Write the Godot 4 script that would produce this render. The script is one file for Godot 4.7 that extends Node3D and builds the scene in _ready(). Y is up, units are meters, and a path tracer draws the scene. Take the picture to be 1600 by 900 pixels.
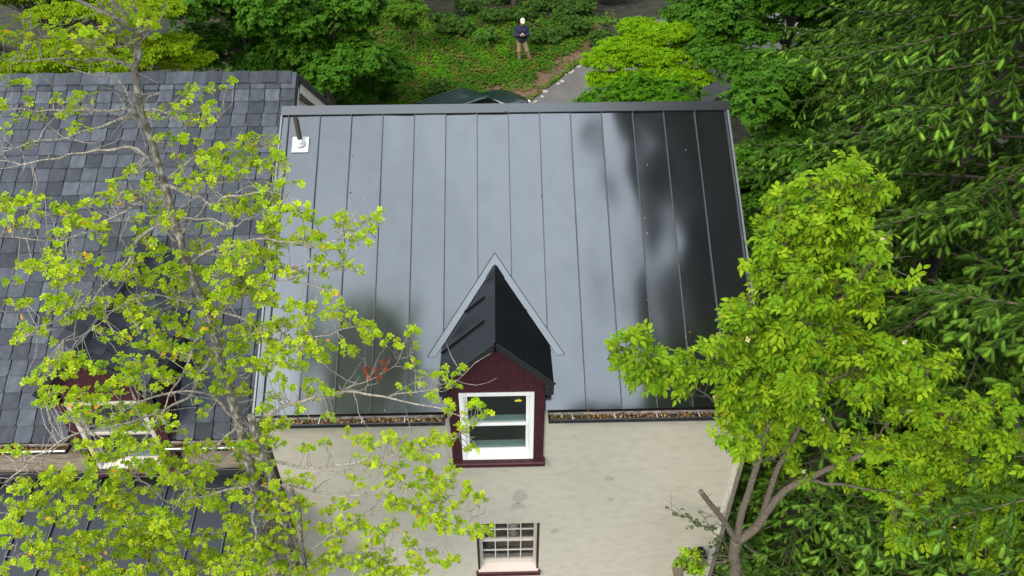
extends Node3D
# A dark standing-seam metal roof with a maroon dormer, seen from a drone, between a slate-roofed house and tall spruces.

# ---------------------------------------------------------------- camera numbers (from the roof's seams and the house corner)
const FOCAL := 1100.04          # pixels of the 1600 x 900 photograph
const CAM := Vector3(-0.1388, 10.9519, 9.7247)
var RT := Vector3.RIGHT
var UPV := Vector3.UP
var FW := Vector3.FORWARD

# ---------------------------------------------------------------- dimensions
const PANEL := 0.45             # spacing of the standing seams
const TAN := 0.7103             # slope of both roofs
const RIDGE_Y := 7.0
const RIDGE_Z := -0.085
const RIDGE_TOP := 7.0604        # the roof plane carried up to RIDGE_Z
const EAVE_Z := 3.509
const WALL_Z := 3.409
const DORMER_X := -0.22
const SLATE_RIDGE := Vector2(-1.03, 7.2503)   # z, y
const SLATE_EAVE_Z := 3.46
const LEFT_WALL_Z := 3.36

var rng := RandomNumberGenerator.new()
var names := {}
var M := {}

func look() -> void:
	var p := 0.63054
	var ya := 0.01871
	var ro := -0.00508
	FW = Vector3(sin(ya) * cos(p), -sin(p), -cos(ya) * cos(p))
	var r := Vector3(cos(ya), 0, sin(ya))
	var u := r.cross(FW)
	RT = r * cos(ro) + u * sin(ro)
	UPV = u * cos(ro) - r * sin(ro)

func ray(x: float, y: float) -> Vector3:
	return FW + RT * ((x - 800.0) / FOCAL) + UPV * ((450.0 - y) / FOCAL)

func at(x: float, y: float, depth: float) -> Vector3:
	return CAM + ray(x, y) * depth

func on_z(x: float, y: float, z: float) -> Vector3:
	var d := ray(x, y)
	return CAM + d * ((z - CAM.z) / d.z)

func depth_z(x: float, y: float, z: float) -> float:
	return (z - CAM.z) / ray(x, y).z

func pixel(p: Vector3) -> Vector3:
	var d := p - CAM
	var z := d.dot(FW)
	return Vector3(800.0 + FOCAL * d.dot(RT) / z, 450.0 - FOCAL * d.dot(UPV) / z, z)

# ---------------------------------------------------------------- naming and labels
func numbered(called: String) -> String:
	var n: int = names.get(called, 0)
	names[called] = n + 1
	return called if n == 0 else "%s_%03d" % [called, n]

func tag(o: Node, label: String, category: String, group := "") -> Node:
	o.set_meta("label", label)
	o.set_meta("category", category)
	if group:
		o.set_meta("group", group)
	return o

func thing(called: String, label: String, category: String, where := Vector3.ZERO, turn := 0.0, group := "") -> Node3D:
	var o := Node3D.new()
	o.name = numbered(called)
	add_child(o)
	o.position = where
	o.rotation.y = turn
	tag(o, label, category, group)
	return o

func structure(o: Node) -> Node:
	o.set_meta("kind", "structure")
	return o

# ---------------------------------------------------------------- mesh helpers (faces are given counter-clockwise from outside)
func begin(smooth := false) -> SurfaceTool:
	var st := SurfaceTool.new()
	st.begin(Mesh.PRIMITIVE_TRIANGLES)
	st.set_smooth_group(0 if smooth else -1)
	return st

func tri(st: SurfaceTool, a: Vector3, b: Vector3, c: Vector3) -> void:
	st.add_vertex(a)
	st.add_vertex(c)
	st.add_vertex(b)

func quad(st: SurfaceTool, a: Vector3, b: Vector3, c: Vector3, d: Vector3) -> void:
	tri(st, a, b, c)
	tri(st, a, c, d)

func done(st: SurfaceTool) -> ArrayMesh:
	st.generate_normals()
	st.index()
	return st.commit()

func put(mesh: Mesh, called: String, mat: Material, parent: Node = self, xf := Transform3D.IDENTITY) -> MeshInstance3D:
	var o := MeshInstance3D.new()
	o.mesh = mesh
	o.material_override = mat
	o.name = numbered(called) if parent == self else called
	o.transform = xf
	parent.add_child(o, true)
	return o

func build(st: SurfaceTool, called: String, mat: Material, parent: Node = self) -> MeshInstance3D:
	return put(done(st), called, mat, parent)

# a box with chamfered edges; b turns it
func box(st: SurfaceTool, c: Vector3, s: Vector3, ch := 0.0, b := Basis.IDENTITY) -> void:
	var h := s * 0.5
	if ch <= 0.0:
		var q := []
		for i in 8:
			q.append(c + b * Vector3(h.x * (1 if i & 1 else -1), h.y * (1 if i & 2 else -1), h.z * (1 if i & 4 else -1)))
		for f in [[4, 5, 7, 6], [1, 0, 2, 3], [5, 1, 3, 7], [0, 4, 6, 2], [6, 7, 3, 2], [0, 1, 5, 4]]:
			quad(st, q[f[0]], q[f[1]], q[f[2]], q[f[3]])
		return
	ch = min(ch, min(h.x, min(h.y, h.z)) * 0.9)
	# three points at every corner, one on each face that meets there
	var p := []
	for i in 8:
		var sg := Vector3(1 if i & 1 else -1, 1 if i & 2 else -1, 1 if i & 4 else -1)
		var row := []
		for a in 3:
			var v := Vector3((h.x - ch) * sg.x, (h.y - ch) * sg.y, (h.z - ch) * sg.z)
			v[a] = h[a] * sg[a]
			row.append(c + b * v)
		p.append(row)
	var faces := [[4, 5, 7, 6, 2], [1, 0, 2, 3, 2], [5, 1, 3, 7, 0], [0, 4, 6, 2, 0], [6, 7, 3, 2, 1], [0, 1, 5, 4, 1]]
	for f in faces:
		var a: int = f[4]
		quad(st, p[f[0]][a], p[f[1]][a], p[f[2]][a], p[f[3]][a])
	for i in 8:
		for a in 3:
			var j := i ^ (1 << a)
			if j < i:
				continue
			var a1 := (a + 1) % 3
			var a2 := (a + 2) % 3
			var mid: Vector3 = (p[i][a1] + p[j][a1] + p[i][a2] + p[j][a2]) * 0.25 - c
			face_out(st, [p[i][a1], p[j][a1], p[j][a2], p[i][a2]], mid)
		face_out(st, [p[i][0], p[i][1], p[i][2]], p[i][0] - c)

func face_out(st: SurfaceTool, q: Array, out: Vector3) -> void:
	var n: Vector3 = (q[1] - q[0]).cross(q[2] - q[0])
	if n.dot(out) < 0:
		q.reverse()
	if q.size() == 3:
		tri(st, q[0], q[1], q[2])
	else:
		quad(st, q[0], q[1], q[2], q[3])

func one_box(called: String, c: Vector3, s: Vector3, mat: Material, parent: Node = self, ch := 0.0, b := Basis.IDENTITY) -> MeshInstance3D:
	var st := begin()
	box(st, c, s, ch, b)
	return build(st, called, mat, parent)

# a flat outline pushed along a vector
func prism(st: SurfaceTool, outline: Array, push: Vector3) -> void:
	var n := Vector3.ZERO
	for i in outline.size():
		n += outline[i].cross(outline[(i + 1) % outline.size()])
	var pts := outline.duplicate()
	if n.dot(push) < 0:
		pts.reverse()
		n = -n
	n = n.normalized()
	var ux: Vector3 = (pts[1] - pts[0]).normalized()
	var uy := n.cross(ux)
	var flat := PackedVector2Array()
	for q in pts:
		flat.append(Vector2((q - pts[0]).dot(ux), (q - pts[0]).dot(uy)))
	var ids := Geometry2D.triangulate_polygon(flat)
	for i in range(0, ids.size(), 3):
		face_out(st, [pts[ids[i]] + push, pts[ids[i + 1]] + push, pts[ids[i + 2]] + push], n)
		face_out(st, [pts[ids[i]], pts[ids[i + 1]], pts[ids[i + 2]]], -n)
	for i in pts.size():
		var a: Vector3 = pts[i]
		var c: Vector3 = pts[(i + 1) % pts.size()]
		quad(st, a, c, c + push, a + push)

# a round tapered tube through points
func tube(st: SurfaceTool, pts: Array, radii: Array, sides := 6, cap := true) -> void:
	var rings := []
	var up := Vector3.UP
	var t0: Vector3 = (pts[1] - pts[0]).normalized()
	if abs(t0.dot(up)) > 0.9:
		up = Vector3.RIGHT
	var nx := (up - t0 * up.dot(t0)).normalized()
	for i in pts.size():
		var t: Vector3 = (pts[min(i + 1, pts.size() - 1)] - pts[max(i - 1, 0)]).normalized()
		nx = (nx - t * nx.dot(t)).normalized()
		var ny := t.cross(nx)
		var ring := []
		for k in sides:
			var a := TAU * k / sides
			ring.append(pts[i] + (nx * cos(a) + ny * sin(a)) * radii[i])
		rings.append(ring)
	for i in pts.size() - 1:
		for k in sides:
			var k2 := (k + 1) % sides
			quad(st, rings[i][k], rings[i][k2], rings[i + 1][k2], rings[i + 1][k])
	if cap:
		for k in sides:
			var k2 := (k + 1) % sides
			tri(st, pts[0], rings[0][k2], rings[0][k])
			tri(st, pts[-1], rings[-1][k], rings[-1][k2])

func smooth_line(pts: Array, step := 0.12) -> Array:
	var c := Curve3D.new()
	c.bake_interval = step
	for i in pts.size():
		var t := Vector3.ZERO
		if i > 0 and i < pts.size() - 1:
			t = (pts[i + 1] - pts[i - 1]) / 6.0
		c.add_point(pts[i], -t, t)
	var out := []
	for q in c.get_baked_points():
		out.append(q)
	return out

func multi(called: String, mesh: Mesh, mat: Material, xfs: Array, cols: Array, parent: Node = self) -> MultiMeshInstance3D:
	var mm := MultiMesh.new()
	mm.transform_format = MultiMesh.TRANSFORM_3D
	mm.use_colors = true
	mm.mesh = mesh
	mm.instance_count = xfs.size()
	for i in xfs.size():
		mm.set_instance_transform(i, xfs[i])
		mm.set_instance_color(i, cols[i])
	var o := MultiMeshInstance3D.new()
	o.multimesh = mm
	o.material_override = mat
	o.name = numbered(called) if parent == self else called
	o.set_meta("kind", "stuff")
	parent.add_child(o, true)
	return o

# ---------------------------------------------------------------- materials
func srgb(r: float, g: float, b: float) -> Color:
	return Color(r, g, b).linear_to_srgb()

func noise(freq: float, seed_: int, octaves := 4) -> FastNoiseLite:
	var n := FastNoiseLite.new()
	n.noise_type = FastNoiseLite.TYPE_SIMPLEX_SMOOTH
	n.frequency = freq
	n.seed = seed_
	n.fractal_octaves = octaves
	return n

# a seamless colour texture: a ramp of linear colours over noise
func ramp_tex(freq: float, seed_: int, stops: Array, size := 512, octaves := 5) -> NoiseTexture2D:
	var t := NoiseTexture2D.new()
	t.width = size
	t.height = size
	t.seamless = true
	t.noise = noise(freq, seed_, octaves)
	var g := Gradient.new()
	g.offsets = PackedFloat32Array()
	var off := PackedFloat32Array()
	var col := PackedColorArray()
	for s in stops:
		off.append(s[0])
		col.append(srgb(s[1], s[2], s[3]))
	g.offsets = off
	g.colors = col
	t.color_ramp = g
	return t

func normal_tex(freq: float, seed_: int, strength: float, size := 512, octaves := 5) -> NoiseTexture2D:
	var t := NoiseTexture2D.new()
	t.width = size
	t.height = size
	t.seamless = true
	t.noise = noise(freq, seed_, octaves)
	t.as_normal_map = true
	t.bump_strength = strength
	return t

func plain(r: float, g: float, b: float, rough := 0.7, metal := 0.0) -> StandardMaterial3D:
	var m := StandardMaterial3D.new()
	m.albedo_color = srgb(r, g, b)
	m.roughness = rough
	m.metallic = metal
	return m

func grained(stops: Array, freq: float, seed_: int, scale: Vector3, rough := 0.8, bump := 0.0) -> StandardMaterial3D:
	var m := StandardMaterial3D.new()
	m.albedo_texture = ramp_tex(freq, seed_, stops)
	m.uv1_triplanar = true
	m.uv1_world_triplanar = true
	m.uv1_scale = scale
	m.roughness = rough
	if bump > 0:
		m.normal_enabled = true
		m.normal_texture = normal_tex(freq, seed_ + 7, bump)
	return m

func leafy(rough := 0.65, back := Color(0.7, 0.75, 0.35)) -> StandardMaterial3D:
	var m := StandardMaterial3D.new()
	m.vertex_color_use_as_albedo = true
	m.roughness = rough
	m.metallic_specular = 0.2
	m.backlight_enabled = true
	m.backlight = back
	m.cull_mode = BaseMaterial3D.CULL_DISABLED
	return m

func make_materials() -> void:
	var roof := plain(0.172, 0.184, 0.197, 0.27, 0.94)
	roof.roughness_texture = ramp_tex(0.01, 3, [[0.0, 0.75, 0.75, 0.75], [1.0, 1.0, 1.0, 1.0]], 512, 4)
	roof.roughness = 0.17
	roof.albedo_texture = ramp_tex(0.02, 4, [[0.0, 0.86, 0.86, 0.86], [0.5, 0.95, 0.95, 0.95], [1.0, 1.0, 1.0, 0.99]], 512, 5)
	roof.uv1_triplanar = true
	roof.uv1_world_triplanar = true
	roof.uv1_scale = Vector3(0.35, 0.35, 0.35)
	M.roof = roof
	M.roof_trim = plain(0.12, 0.126, 0.133, 0.34, 0.9)
	M.black_metal = plain(0.03, 0.031, 0.034, 0.42, 0.3)
	M.dormer_metal = plain(0.05, 0.054, 0.06, 0.26, 0.85)
	M.flashing = plain(0.21, 0.222, 0.235, 0.32, 0.92)
	M.rake_edge = plain(0.2, 0.21, 0.225, 0.45, 0.4)
	M.stucco = grained([[0.0, 0.375, 0.345, 0.275], [0.4, 0.41, 0.38, 0.305], [0.6, 0.42, 0.39, 0.312], [1.0, 0.445, 0.412, 0.33]], 0.015, 11, Vector3(0.45, 0.8, 0.45), 0.92)
	M.stucco.normal_enabled = true
	M.stucco.normal_texture = normal_tex(0.02, 12, 6.0)
	M.stucco.normal_scale = 0.16
	M.maroon = grained([[0.0, 0.03, 0.006, 0.009], [0.5, 0.047, 0.009, 0.013], [1.0, 0.065, 0.014, 0.019]], 0.02, 21, Vector3(1.5, 0.6, 1.5), 0.55, 1.0)
	M.white = plain(0.78, 0.78, 0.75, 0.45)
	M.cream = grained([[0.0, 0.4, 0.37, 0.3], [0.5, 0.5, 0.465, 0.385], [1.0, 0.56, 0.525, 0.44]], 0.02, 31, Vector3(1, 1, 1), 0.75)
	M.dark_trim = grained([[0.0, 0.02, 0.01, 0.009], [1.0, 0.045, 0.022, 0.018]], 0.03, 35, Vector3(2, 2, 2), 0.6)
	M.sill_pink = plain(0.6, 0.5, 0.44, 0.6)
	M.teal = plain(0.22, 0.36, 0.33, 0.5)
	var glass := StandardMaterial3D.new()
	glass.albedo_color = Color(0.25, 0.3, 0.28, 0.1)
	glass.transparency = BaseMaterial3D.TRANSPARENCY_ALPHA
	glass.roughness = 0.03
	glass.metallic_specular = 0.9
	M.glass = glass
	M.room = plain(0.4, 0.4, 0.36, 0.9)
	M.galv = plain(0.55, 0.56, 0.57, 0.4, 0.7)
	M.pipe = grained([[0.0, 0.03, 0.028, 0.02], [1.0, 0.07, 0.065, 0.05]], 0.03, 41, Vector3(3, 3, 3), 0.7)
	M.white_plastic = plain(0.55, 0.55, 0.56, 0.5)
	M.board = grained([[0.0, 0.13, 0.095, 0.07], [0.5, 0.24, 0.19, 0.14], [1.0, 0.33, 0.27, 0.2]], 0.015, 51, Vector3(0.5, 3.0, 0.5), 0.85)
	M.slates = []
	var tones := [[0.027, 0.031, 0.039], [0.036, 0.041, 0.051], [0.044, 0.05, 0.062], [0.053, 0.06, 0.074], [0.067, 0.076, 0.092]]
	for i in 5:
		var t: Array = tones[i]
		M.slates.append(grained([[0.0, t[0] * 0.62, t[1] * 0.62, t[2] * 0.62], [0.5, t[0], t[1], t[2]], [1.0, t[0] * 1.45, t[1] * 1.42, t[2] * 1.38]], 0.012, 60 + i, Vector3(1.1, 1.1, 1.1), 0.75, 1.2))
		M.slates[i].metallic_specular = 0.35
	M.slate_mass = grained([[0.0, 0.03, 0.035, 0.046], [0.5, 0.06, 0.07, 0.086], [1.0, 0.11, 0.122, 0.146]], 0.004, 70, Vector3(1.1, 1.1, 1.1), 0.62, 1.2)
	M.deck = plain(0.018, 0.018, 0.02, 0.9)
	M.bark_pale = grained([[0.0, 0.08, 0.064, 0.045], [0.42, 0.19, 0.16, 0.12], [0.6, 0.34, 0.315, 0.255], [1.0, 0.55, 0.54, 0.48]], 0.03, 81, Vector3(3, 1.6, 3), 0.9, 3.0)
	M.bark_brown = grained([[0.0, 0.04, 0.03, 0.02], [0.5, 0.1, 0.08, 0.056], [1.0, 0.2, 0.165, 0.12]], 0.03, 85, Vector3(3, 1.2, 3), 0.9, 3.0)
	M.bark_dark = grained([[0.0, 0.02, 0.015, 0.011], [0.5, 0.055, 0.042, 0.032], [1.0, 0.11, 0.09, 0.07]], 0.03, 88, Vector3(2, 0.8, 2), 0.95, 3.0)
	M.leaf = leafy()
	M.needle = leafy(0.6, Color(0.3, 0.34, 0.16))
	M.far_leaf = leafy(0.55, Color(0.5, 0.55, 0.25))
	M.asphalt = grained([[0.0, 0.095, 0.09, 0.085], [0.5, 0.115, 0.11, 0.105], [1.0, 0.145, 0.137, 0.13]], 0.006, 91, Vector3(0.3, 0.3, 0.3), 0.95)
	M.soil = grained([[0.0, 0.008, 0.007, 0.005], [0.35, 0.016, 0.014, 0.008], [0.55, 0.02, 0.026, 0.009], [0.8, 0.035, 0.026, 0.016], [1.0, 0.06, 0.04, 0.025]], 0.012, 95, Vector3(0.25, 0.25, 0.25), 1.0, 4.0)
	M.stone = grained([[0.0, 0.22, 0.2, 0.17], [1.0, 0.55, 0.52, 0.46]], 0.03, 99, Vector3(3, 3, 3), 0.9, 2.0)
func more_materials() -> void:
	M.patch = grained([[0.0, 0.29, 0.265, 0.22], [1.0, 0.38, 0.35, 0.285]], 0.03, 111, Vector3(2, 2, 2), 0.95)
	M.brown_board = grained([[0.0, 0.12, 0.095, 0.075], [1.0, 0.24, 0.2, 0.16]], 0.02, 113, Vector3(2, 0.5, 2), 0.8)
	M.galv_old = grained([[0.0, 0.1, 0.075, 0.06], [0.5, 0.3, 0.27, 0.25], [1.0, 0.5, 0.48, 0.46]], 0.02, 115, Vector3(0.8, 2, 2), 0.5)
	M.pale_trim = plain(0.5, 0.45, 0.39, 0.55)
	M.sticker = plain(0.75, 0.6, 0.06, 0.5)
	M.shade = plain(0.5, 0.42, 0.3, 0.8)
	M.leaf_dry = leafy(0.8, Color(0.1, 0.1, 0.05))
	M.bark_pale_far = M.bark_pale
	M.dead_a = plain(0.3, 0.08, 0.04, 0.8)
	M.dead_b = plain(0.25, 0.1, 0.05, 0.8)
	M.dead_c = plain(0.5, 0.28, 0.06, 0.8)
	M.petal = plain(0.7, 0.66, 0.55, 0.8)
	M.porch = plain(0.042, 0.045, 0.052, 0.3, 0.85)
	M.lichen = grained([[0.0, 0.05, 0.042, 0.028], [0.4, 0.13, 0.11, 0.075], [0.58, 0.2, 0.18, 0.13], [0.68, 0.34, 0.33, 0.27], [1.0, 0.46, 0.45, 0.39]], 0.02, 121, Vector3(2.2, 0.9, 2.2), 0.95, 4.0)
	M.thick_leaf = leafy(0.6, Color(0.3, 0.33, 0.15))
	M.dirt = grained([[0.0, 0.06, 0.035, 0.02], [0.5, 0.13, 0.075, 0.045], [1.0, 0.22, 0.14, 0.09]], 0.015, 131, Vector3(0.6, 0.6, 0.6), 1.0, 3.0)

# ---------------------------------------------------------------- the house with the metal roof
func roof_point(x: float, z: float, lift := 0.0) -> Vector3:
	var n := Vector3(0, 1, TAN).normalized()
	return Vector3(x, RIDGE_Y - TAN * z, z) + n * lift

const DR_Y := 5.64       # dormer ridge
const DR_T := 0.93       # its slope
func dormer_half(z: float, widest: float) -> float:
	return clamp((DR_Y - (RIDGE_Y - TAN * z)) / DR_T, -1.0, widest)

func make_house() -> void:
	var h := thing("metal_roof_house", "beige stucco house with dark standing seam metal roof and maroon dormer", "house", Vector3(0, 0, 0))
	# --- roof panels, one by one, each a little dented the way sheet metal is
	var dent := noise(0.75, 5, 2)
	var bow := [0.2, 1.0, -0.6, 0.8, 1.1, -0.5, 0.9, 0.7, -0.8, 1.0, 0.6, 1.3, -0.9, 1.2, 0.8, 0.5]
	var tilt := [0.0, 0.001, -0.001, 0.0005, 0.001, -0.001, 0.001, -0.001, 0.0, -0.001, 0.001, -0.003, 0.006, 0.004, 0.002, 0.0]
	var rows := 44
	for i in range(0, 15):
		var x0 := PANEL * (i - 8)
		var x1 := PANEL * (i - 7)
		if i == 0:
			x0 = -3.245
		var st := begin(true)
		var used := false
		for side in [-1, 1]:
			var grid := []
			for r in rows + 1:
				var z: float = lerp(-0.06, EAVE_Z, float(r) / rows)
				var hw: float = max(0.0, dormer_half(z, 0.615))
				var a := x0
				var b := x1
				if side < 0:
					b = min(b, DORMER_X - hw)
				else:
					a = max(a, DORMER_X + hw)
				var line := []
				if b - a > 0.004:
					for k in 9:
						var x: float = lerp(a, b, k / 8.0)
						var t := (x - x0) / (x1 - x0)
						var lift: float = 0.0013 * bow[i] * 4.0 * t * (1.0 - t) + tilt[i] * (t - 0.5) * PANEL
						lift += 0.011 * dent.get_noise_2d(x * 1.1 + i * 3.7, z * 0.8)
						line.append(roof_point(x, z, lift))
				grid.append(line)
			for r in rows:
				if grid[r].size() == 9 and grid[r + 1].size() == 9:
					used = true
					for k in 8:
						quad(st, grid[r][k], grid[r + 1][k], grid[r + 1][k + 1], grid[r][k + 1])
		if used:
			build(st, "roof_panel", M.roof, h)
	# --- standing seams
	var slope := Basis(Vector3.RIGHT, Vector3(0, 1, TAN).normalized(), Vector3.RIGHT.cross(Vector3(0, 1, TAN).normalized()))
	for i in range(0, 15):
		var x := PANEL * (i - 7)
		var z1 := EAVE_Z - 0.005
		var dx: float = abs(x - DORMER_X)
		if dx < 0.83:
			z1 = (RIDGE_Y - DR_Y + DR_T * dx) / TAN - 0.155
		var a := roof_point(x, -0.03, 0.013)
		var b := roof_point(x, z1, 0.013)
		var st := begin()
		box(st, (a + b) * 0.5, Vector3(0.011, 0.03, a.distance_to(b)), 0.003, slope)
		build(st, "standing_seam", M.roof_trim, h)
	# --- ridge cap in two lengths, and the rake trims
	for seg in [[-3.262, -0.002], [0.002, 3.215]]:
		var st := begin()
		var top := RIDGE_TOP
		var outline := []
		for q in [[0.115, 0.024], [0.115, 0.036], [0.0, 0.042], [-0.115, 0.036], [-0.115, 0.024], [0.0, 0.03]]:
			outline.append(Vector3(seg[0], top - TAN * abs(q[0]) + q[1], RIDGE_Z + q[0]))
		prism(st, outline, Vector3(seg[1] - seg[0], 0, 0))
		build(st, "ridge_cap", M.roof_trim, h)
	one_box("cap_joint", Vector3(-0.03, RIDGE_TOP - TAN * 0.06 + 0.043, RIDGE_Z + 0.06), Vector3(0.055, 0.004, 0.13), M.roof_trim, h, 0.0, slope)
	for x in [-3.253, 3.188]:
		var a := roof_point(x, RIDGE_Z + 0.01, -0.012)
		var b := roof_point(x, EAVE_Z, -0.012)
		one_box("rake_trim", (a + b) * 0.5, Vector3(0.026, 0.075, a.distance_to(b)), M.rake_edge, h, 0.004, slope)
	# --- rear slope, one sheet with its own seams out of sight
	var rs := begin()
	prism(rs, [Vector3(-3.245, RIDGE_TOP - 0.01, RIDGE_Z), Vector3(-3.245, RIDGE_TOP - TAN * 3.6 - 0.01, -3.6 + RIDGE_Z), Vector3(-3.245, RIDGE_TOP - TAN * 3.6 - 0.06, -3.6 + RIDGE_Z), Vector3(-3.245, RIDGE_TOP - 0.07, RIDGE_Z)], Vector3(6.43, 0, 0))
	build(rs, "rear_roof", M.roof, h)
	# --- boarding under the front panels, open under the dormer
	var bs := begin()
	for seg in [[-3.2, DORMER_X - 0.61], [DORMER_X + 0.61, 3.15]]:
		prism(bs, [roof_point(seg[0], RIDGE_Z, -0.03), roof_point(seg[0], EAVE_Z - 0.01, -0.03), roof_point(seg[0], EAVE_Z - 0.01, -0.09), roof_point(seg[0], RIDGE_Z, -0.09)], Vector3(seg[1] - seg[0], 0, 0))
	prism(bs, [roof_point(DORMER_X - 0.61, RIDGE_Z, -0.03), roof_point(DORMER_X - 0.61, 1.9, -0.03), roof_point(DORMER_X - 0.61, 1.9, -0.09), roof_point(DORMER_X - 0.61, RIDGE_Z, -0.09)], Vector3(1.22, 0, 0))
	build(bs, "roof_boarding", M.deck, h)
	# --- vent pipe on the first panel
	var vp := roof_point(-2.955, 0.37, 0.012)
	var vs := begin(true)
	tube(vs, [vp + Vector3(0, -0.05, 0), vp + Vector3(0, 0.36, 0)], [0.036, 0.036], 14, false)
	tube(vs, [vp + Vector3(0, 0.36, 0), vp + Vector3(0, 0.1, 0)], [0.03, 0.03], 14, false)
	for k in 14:
		var a0 := TAU * k / 14.0
		var a1 := TAU * (k + 1) / 14.0
		var c := vp + Vector3(0, 0.36, 0)
		quad(vs, c + Vector3(sin(a0), 0, cos(a0)) * 0.036, c + Vector3(sin(a1), 0, cos(a1)) * 0.036, c + Vector3(sin(a1), 0, cos(a1)) * 0.03, c + Vector3(sin(a0), 0, cos(a0)) * 0.03)
	var vent := build(vs, "vent_pipe", M.pipe, h)
	var fl := begin()
	box(fl, roof_point(-2.952, 0.40, 0.01), Vector3(0.235, 0.012, 0.25), 0.005, slope)
	build(fl, "flashing_plate", M.white_plastic, vent)
	for k in 3:
		var cs := begin(true)
		var c := roof_point(-2.955, 0.385, 0.016 + k * 0.02)
		var n := Vector3(0, 1, TAN * 0.5).normalized()
		tube(cs, [c, c + n * 0.022], [0.088 - k * 0.017, 0.076 - k * 0.017], 18)
		build(cs, "rubber_ring", M.white_plastic, vent)
	for k in 8:
		var a := TAU * k / 8.0 + 0.39
		one_box("screw", roof_point(-2.952 + cos(a) * 0.104, 0.40 + sin(a) * 0.092, 0.018), Vector3(0.01, 0.006, 0.01), M.galv, vent, 0.0, slope)
	# --- walls
	var ws := begin()
	var y1 := 4.42
	var d := 0.18
	var zc := WALL_Z - d / 2
	var wx0 := -3.2
	var wx1 := 3.07
	var o1 := [DORMER_X - 0.5, DORMER_X + 0.5, 3.5]
	var o2 := [-0.57, 0.37, 0.86, 2.06]
	for r in [[wx0, wx1, 0.0, o2[2]], [wx0, o2[0], o2[2], o2[3]], [o2[1], wx1, o2[2], o2[3]], [wx0, wx1, o2[3], o1[2]], [wx0, o1[0], o1[2], y1], [o1[1], wx1, o1[2], y1]]:
		box(ws, Vector3((r[0] + r[1]) / 2, (r[2] + r[3]) / 2, zc), Vector3(r[1] - r[0], r[3] - r[2], d))
	build(ws, "front_wall", M.stucco, h)
	var bw := begin()
	box(bw, Vector3((wx0 + wx1) / 2, 2.25, -3.5), Vector3(wx1 - wx0, 4.5, 0.18))
	build(bw, "rear_wall", M.stucco, h)
	for x in [wx0 + 0.09, wx1 - 0.09]:
		var gs := begin()
		prism(gs, [Vector3(x - 0.088, 0, 3.22), Vector3(x - 0.088, 4.42, 3.22), Vector3(x - 0.088, 6.97, RIDGE_Z), Vector3(x - 0.088, 4.6, -3.4), Vector3(x - 0.088, 0, -3.4)], Vector3(0.176, 0, 0))
		build(gs, "gable_wall", M.stucco, h)
	one_box("floor", Vector3(-0.06, 2.75, 0), Vector3(6.0, 0.2, 6.4), M.room, h)
	one_box("floor", Vector3(-0.06, 0.1, 0), Vector3(6.0, 0.2, 6.4), M.room, h)
	one_box("partition", Vector3(-0.06, 1.42, 0.6), Vector3(6.0, 2.4, 0.1), M.room, h)
	one_box("partition", Vector3(-0.06, 4.2, 1.2), Vector3(6.0, 2.6, 0.1), M.room, h)
	# faint darker patches of repaired render
	for q in [[812, 775, 0.11, 0.16], [955, 780, 0.06, 0.05], [866, 830, 0.07, 0.06], [952, 748, 0.09, 0.05], [808, 790, 0.13, 0.08]]:
		var c := on_z(q[0], q[1], WALL_Z + 0.003)
		var outline := []
		for k in 11:
			var a := TAU * k / 11.0
			var rr := rng.randf_range(0.65, 1.15)
			outline.append(c + Vector3(cos(a) * q[2] * rr, sin(a) * q[3] * rr, -0.002))
		var ps := begin()
		prism(ps, outline, Vector3(0, 0, 0.003))
		build(ps, "render_patch", M.patch, h)
	one_box("corner_board", Vector3(3.035, 2.2, WALL_Z + 0.012), Vector3(0.085, 4.4, 0.03), M.cream, h, 0.004)
	one_box("corner_board", Vector3(3.113, 2.2, WALL_Z - 0.02), Vector3(0.068, 4.4, 0.07), M.brown_board, h, 0.004)
	one_box("soffit", Vector3(-2.03, 4.4, WALL_Z + 0.04), Vector3(2.36, 0.06, 0.07), M.dark_trim, h)
	one_box("soffit", Vector3(1.78, 4.4, WALL_Z + 0.04), Vector3(2.7, 0.06, 0.07), M.dark_trim, h)
	make_gutter(h, -3.26, -0.87, 4.47, EAVE_Z + 0.005, M.black_metal)
	make_gutter(h, 0.425, 3.2, 4.47, EAVE_Z + 0.005, M.black_metal)
	# --- valley flashings and the lap sheets beside the dormer
	for s in [-1, 1]:
		var za := (RIDGE_Y - DR_Y) / TAN
		var st := begin()
		var e := 0.78
		var zb := (RIDGE_Y - DR_Y + DR_T * e) / TAN
		var p0 := roof_point(DORMER_X, za, 0.008)
		var p1 := roof_point(DORMER_X + s * e, zb, 0.008)
		var q1 := roof_point(DORMER_X + s * (e + 0.1), zb - 0.004, 0.008)
		var q0 := roof_point(DORMER_X, za - 0.135, 0.008)
		var n := Vector3(0, 1, TAN).normalized() * 0.006
		prism(st, [p0, p1, q1, q0], n)
		build(st, "valley_flashing", M.flashing, h)
		# raised hem along its outer edge
		var hs := begin()
		tube(hs, [q0 + n, q1 + n], [0.006, 0.006], 5)
		build(hs, "flashing_hem", M.black_metal, h)
		var ls := begin()
		var xa: float = DORMER_X + s * 0.63
		var xb := -1.345 if s < 0 else 0.893
		prism(ls, [roof_point(xa, 3.06, 0.012), roof_point(xa, EAVE_Z, 0.012), roof_point(xb, EAVE_Z, 0.012), roof_point(xb, 3.06, 0.012)], Vector3(0, 1, TAN).normalized() * 0.005)
		build(ls, "lap_sheet", M.roof, h)
	make_dormer(h, DORMER_X, WALL_Z + 0.03, false)
	make_lower_window(h)

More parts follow.
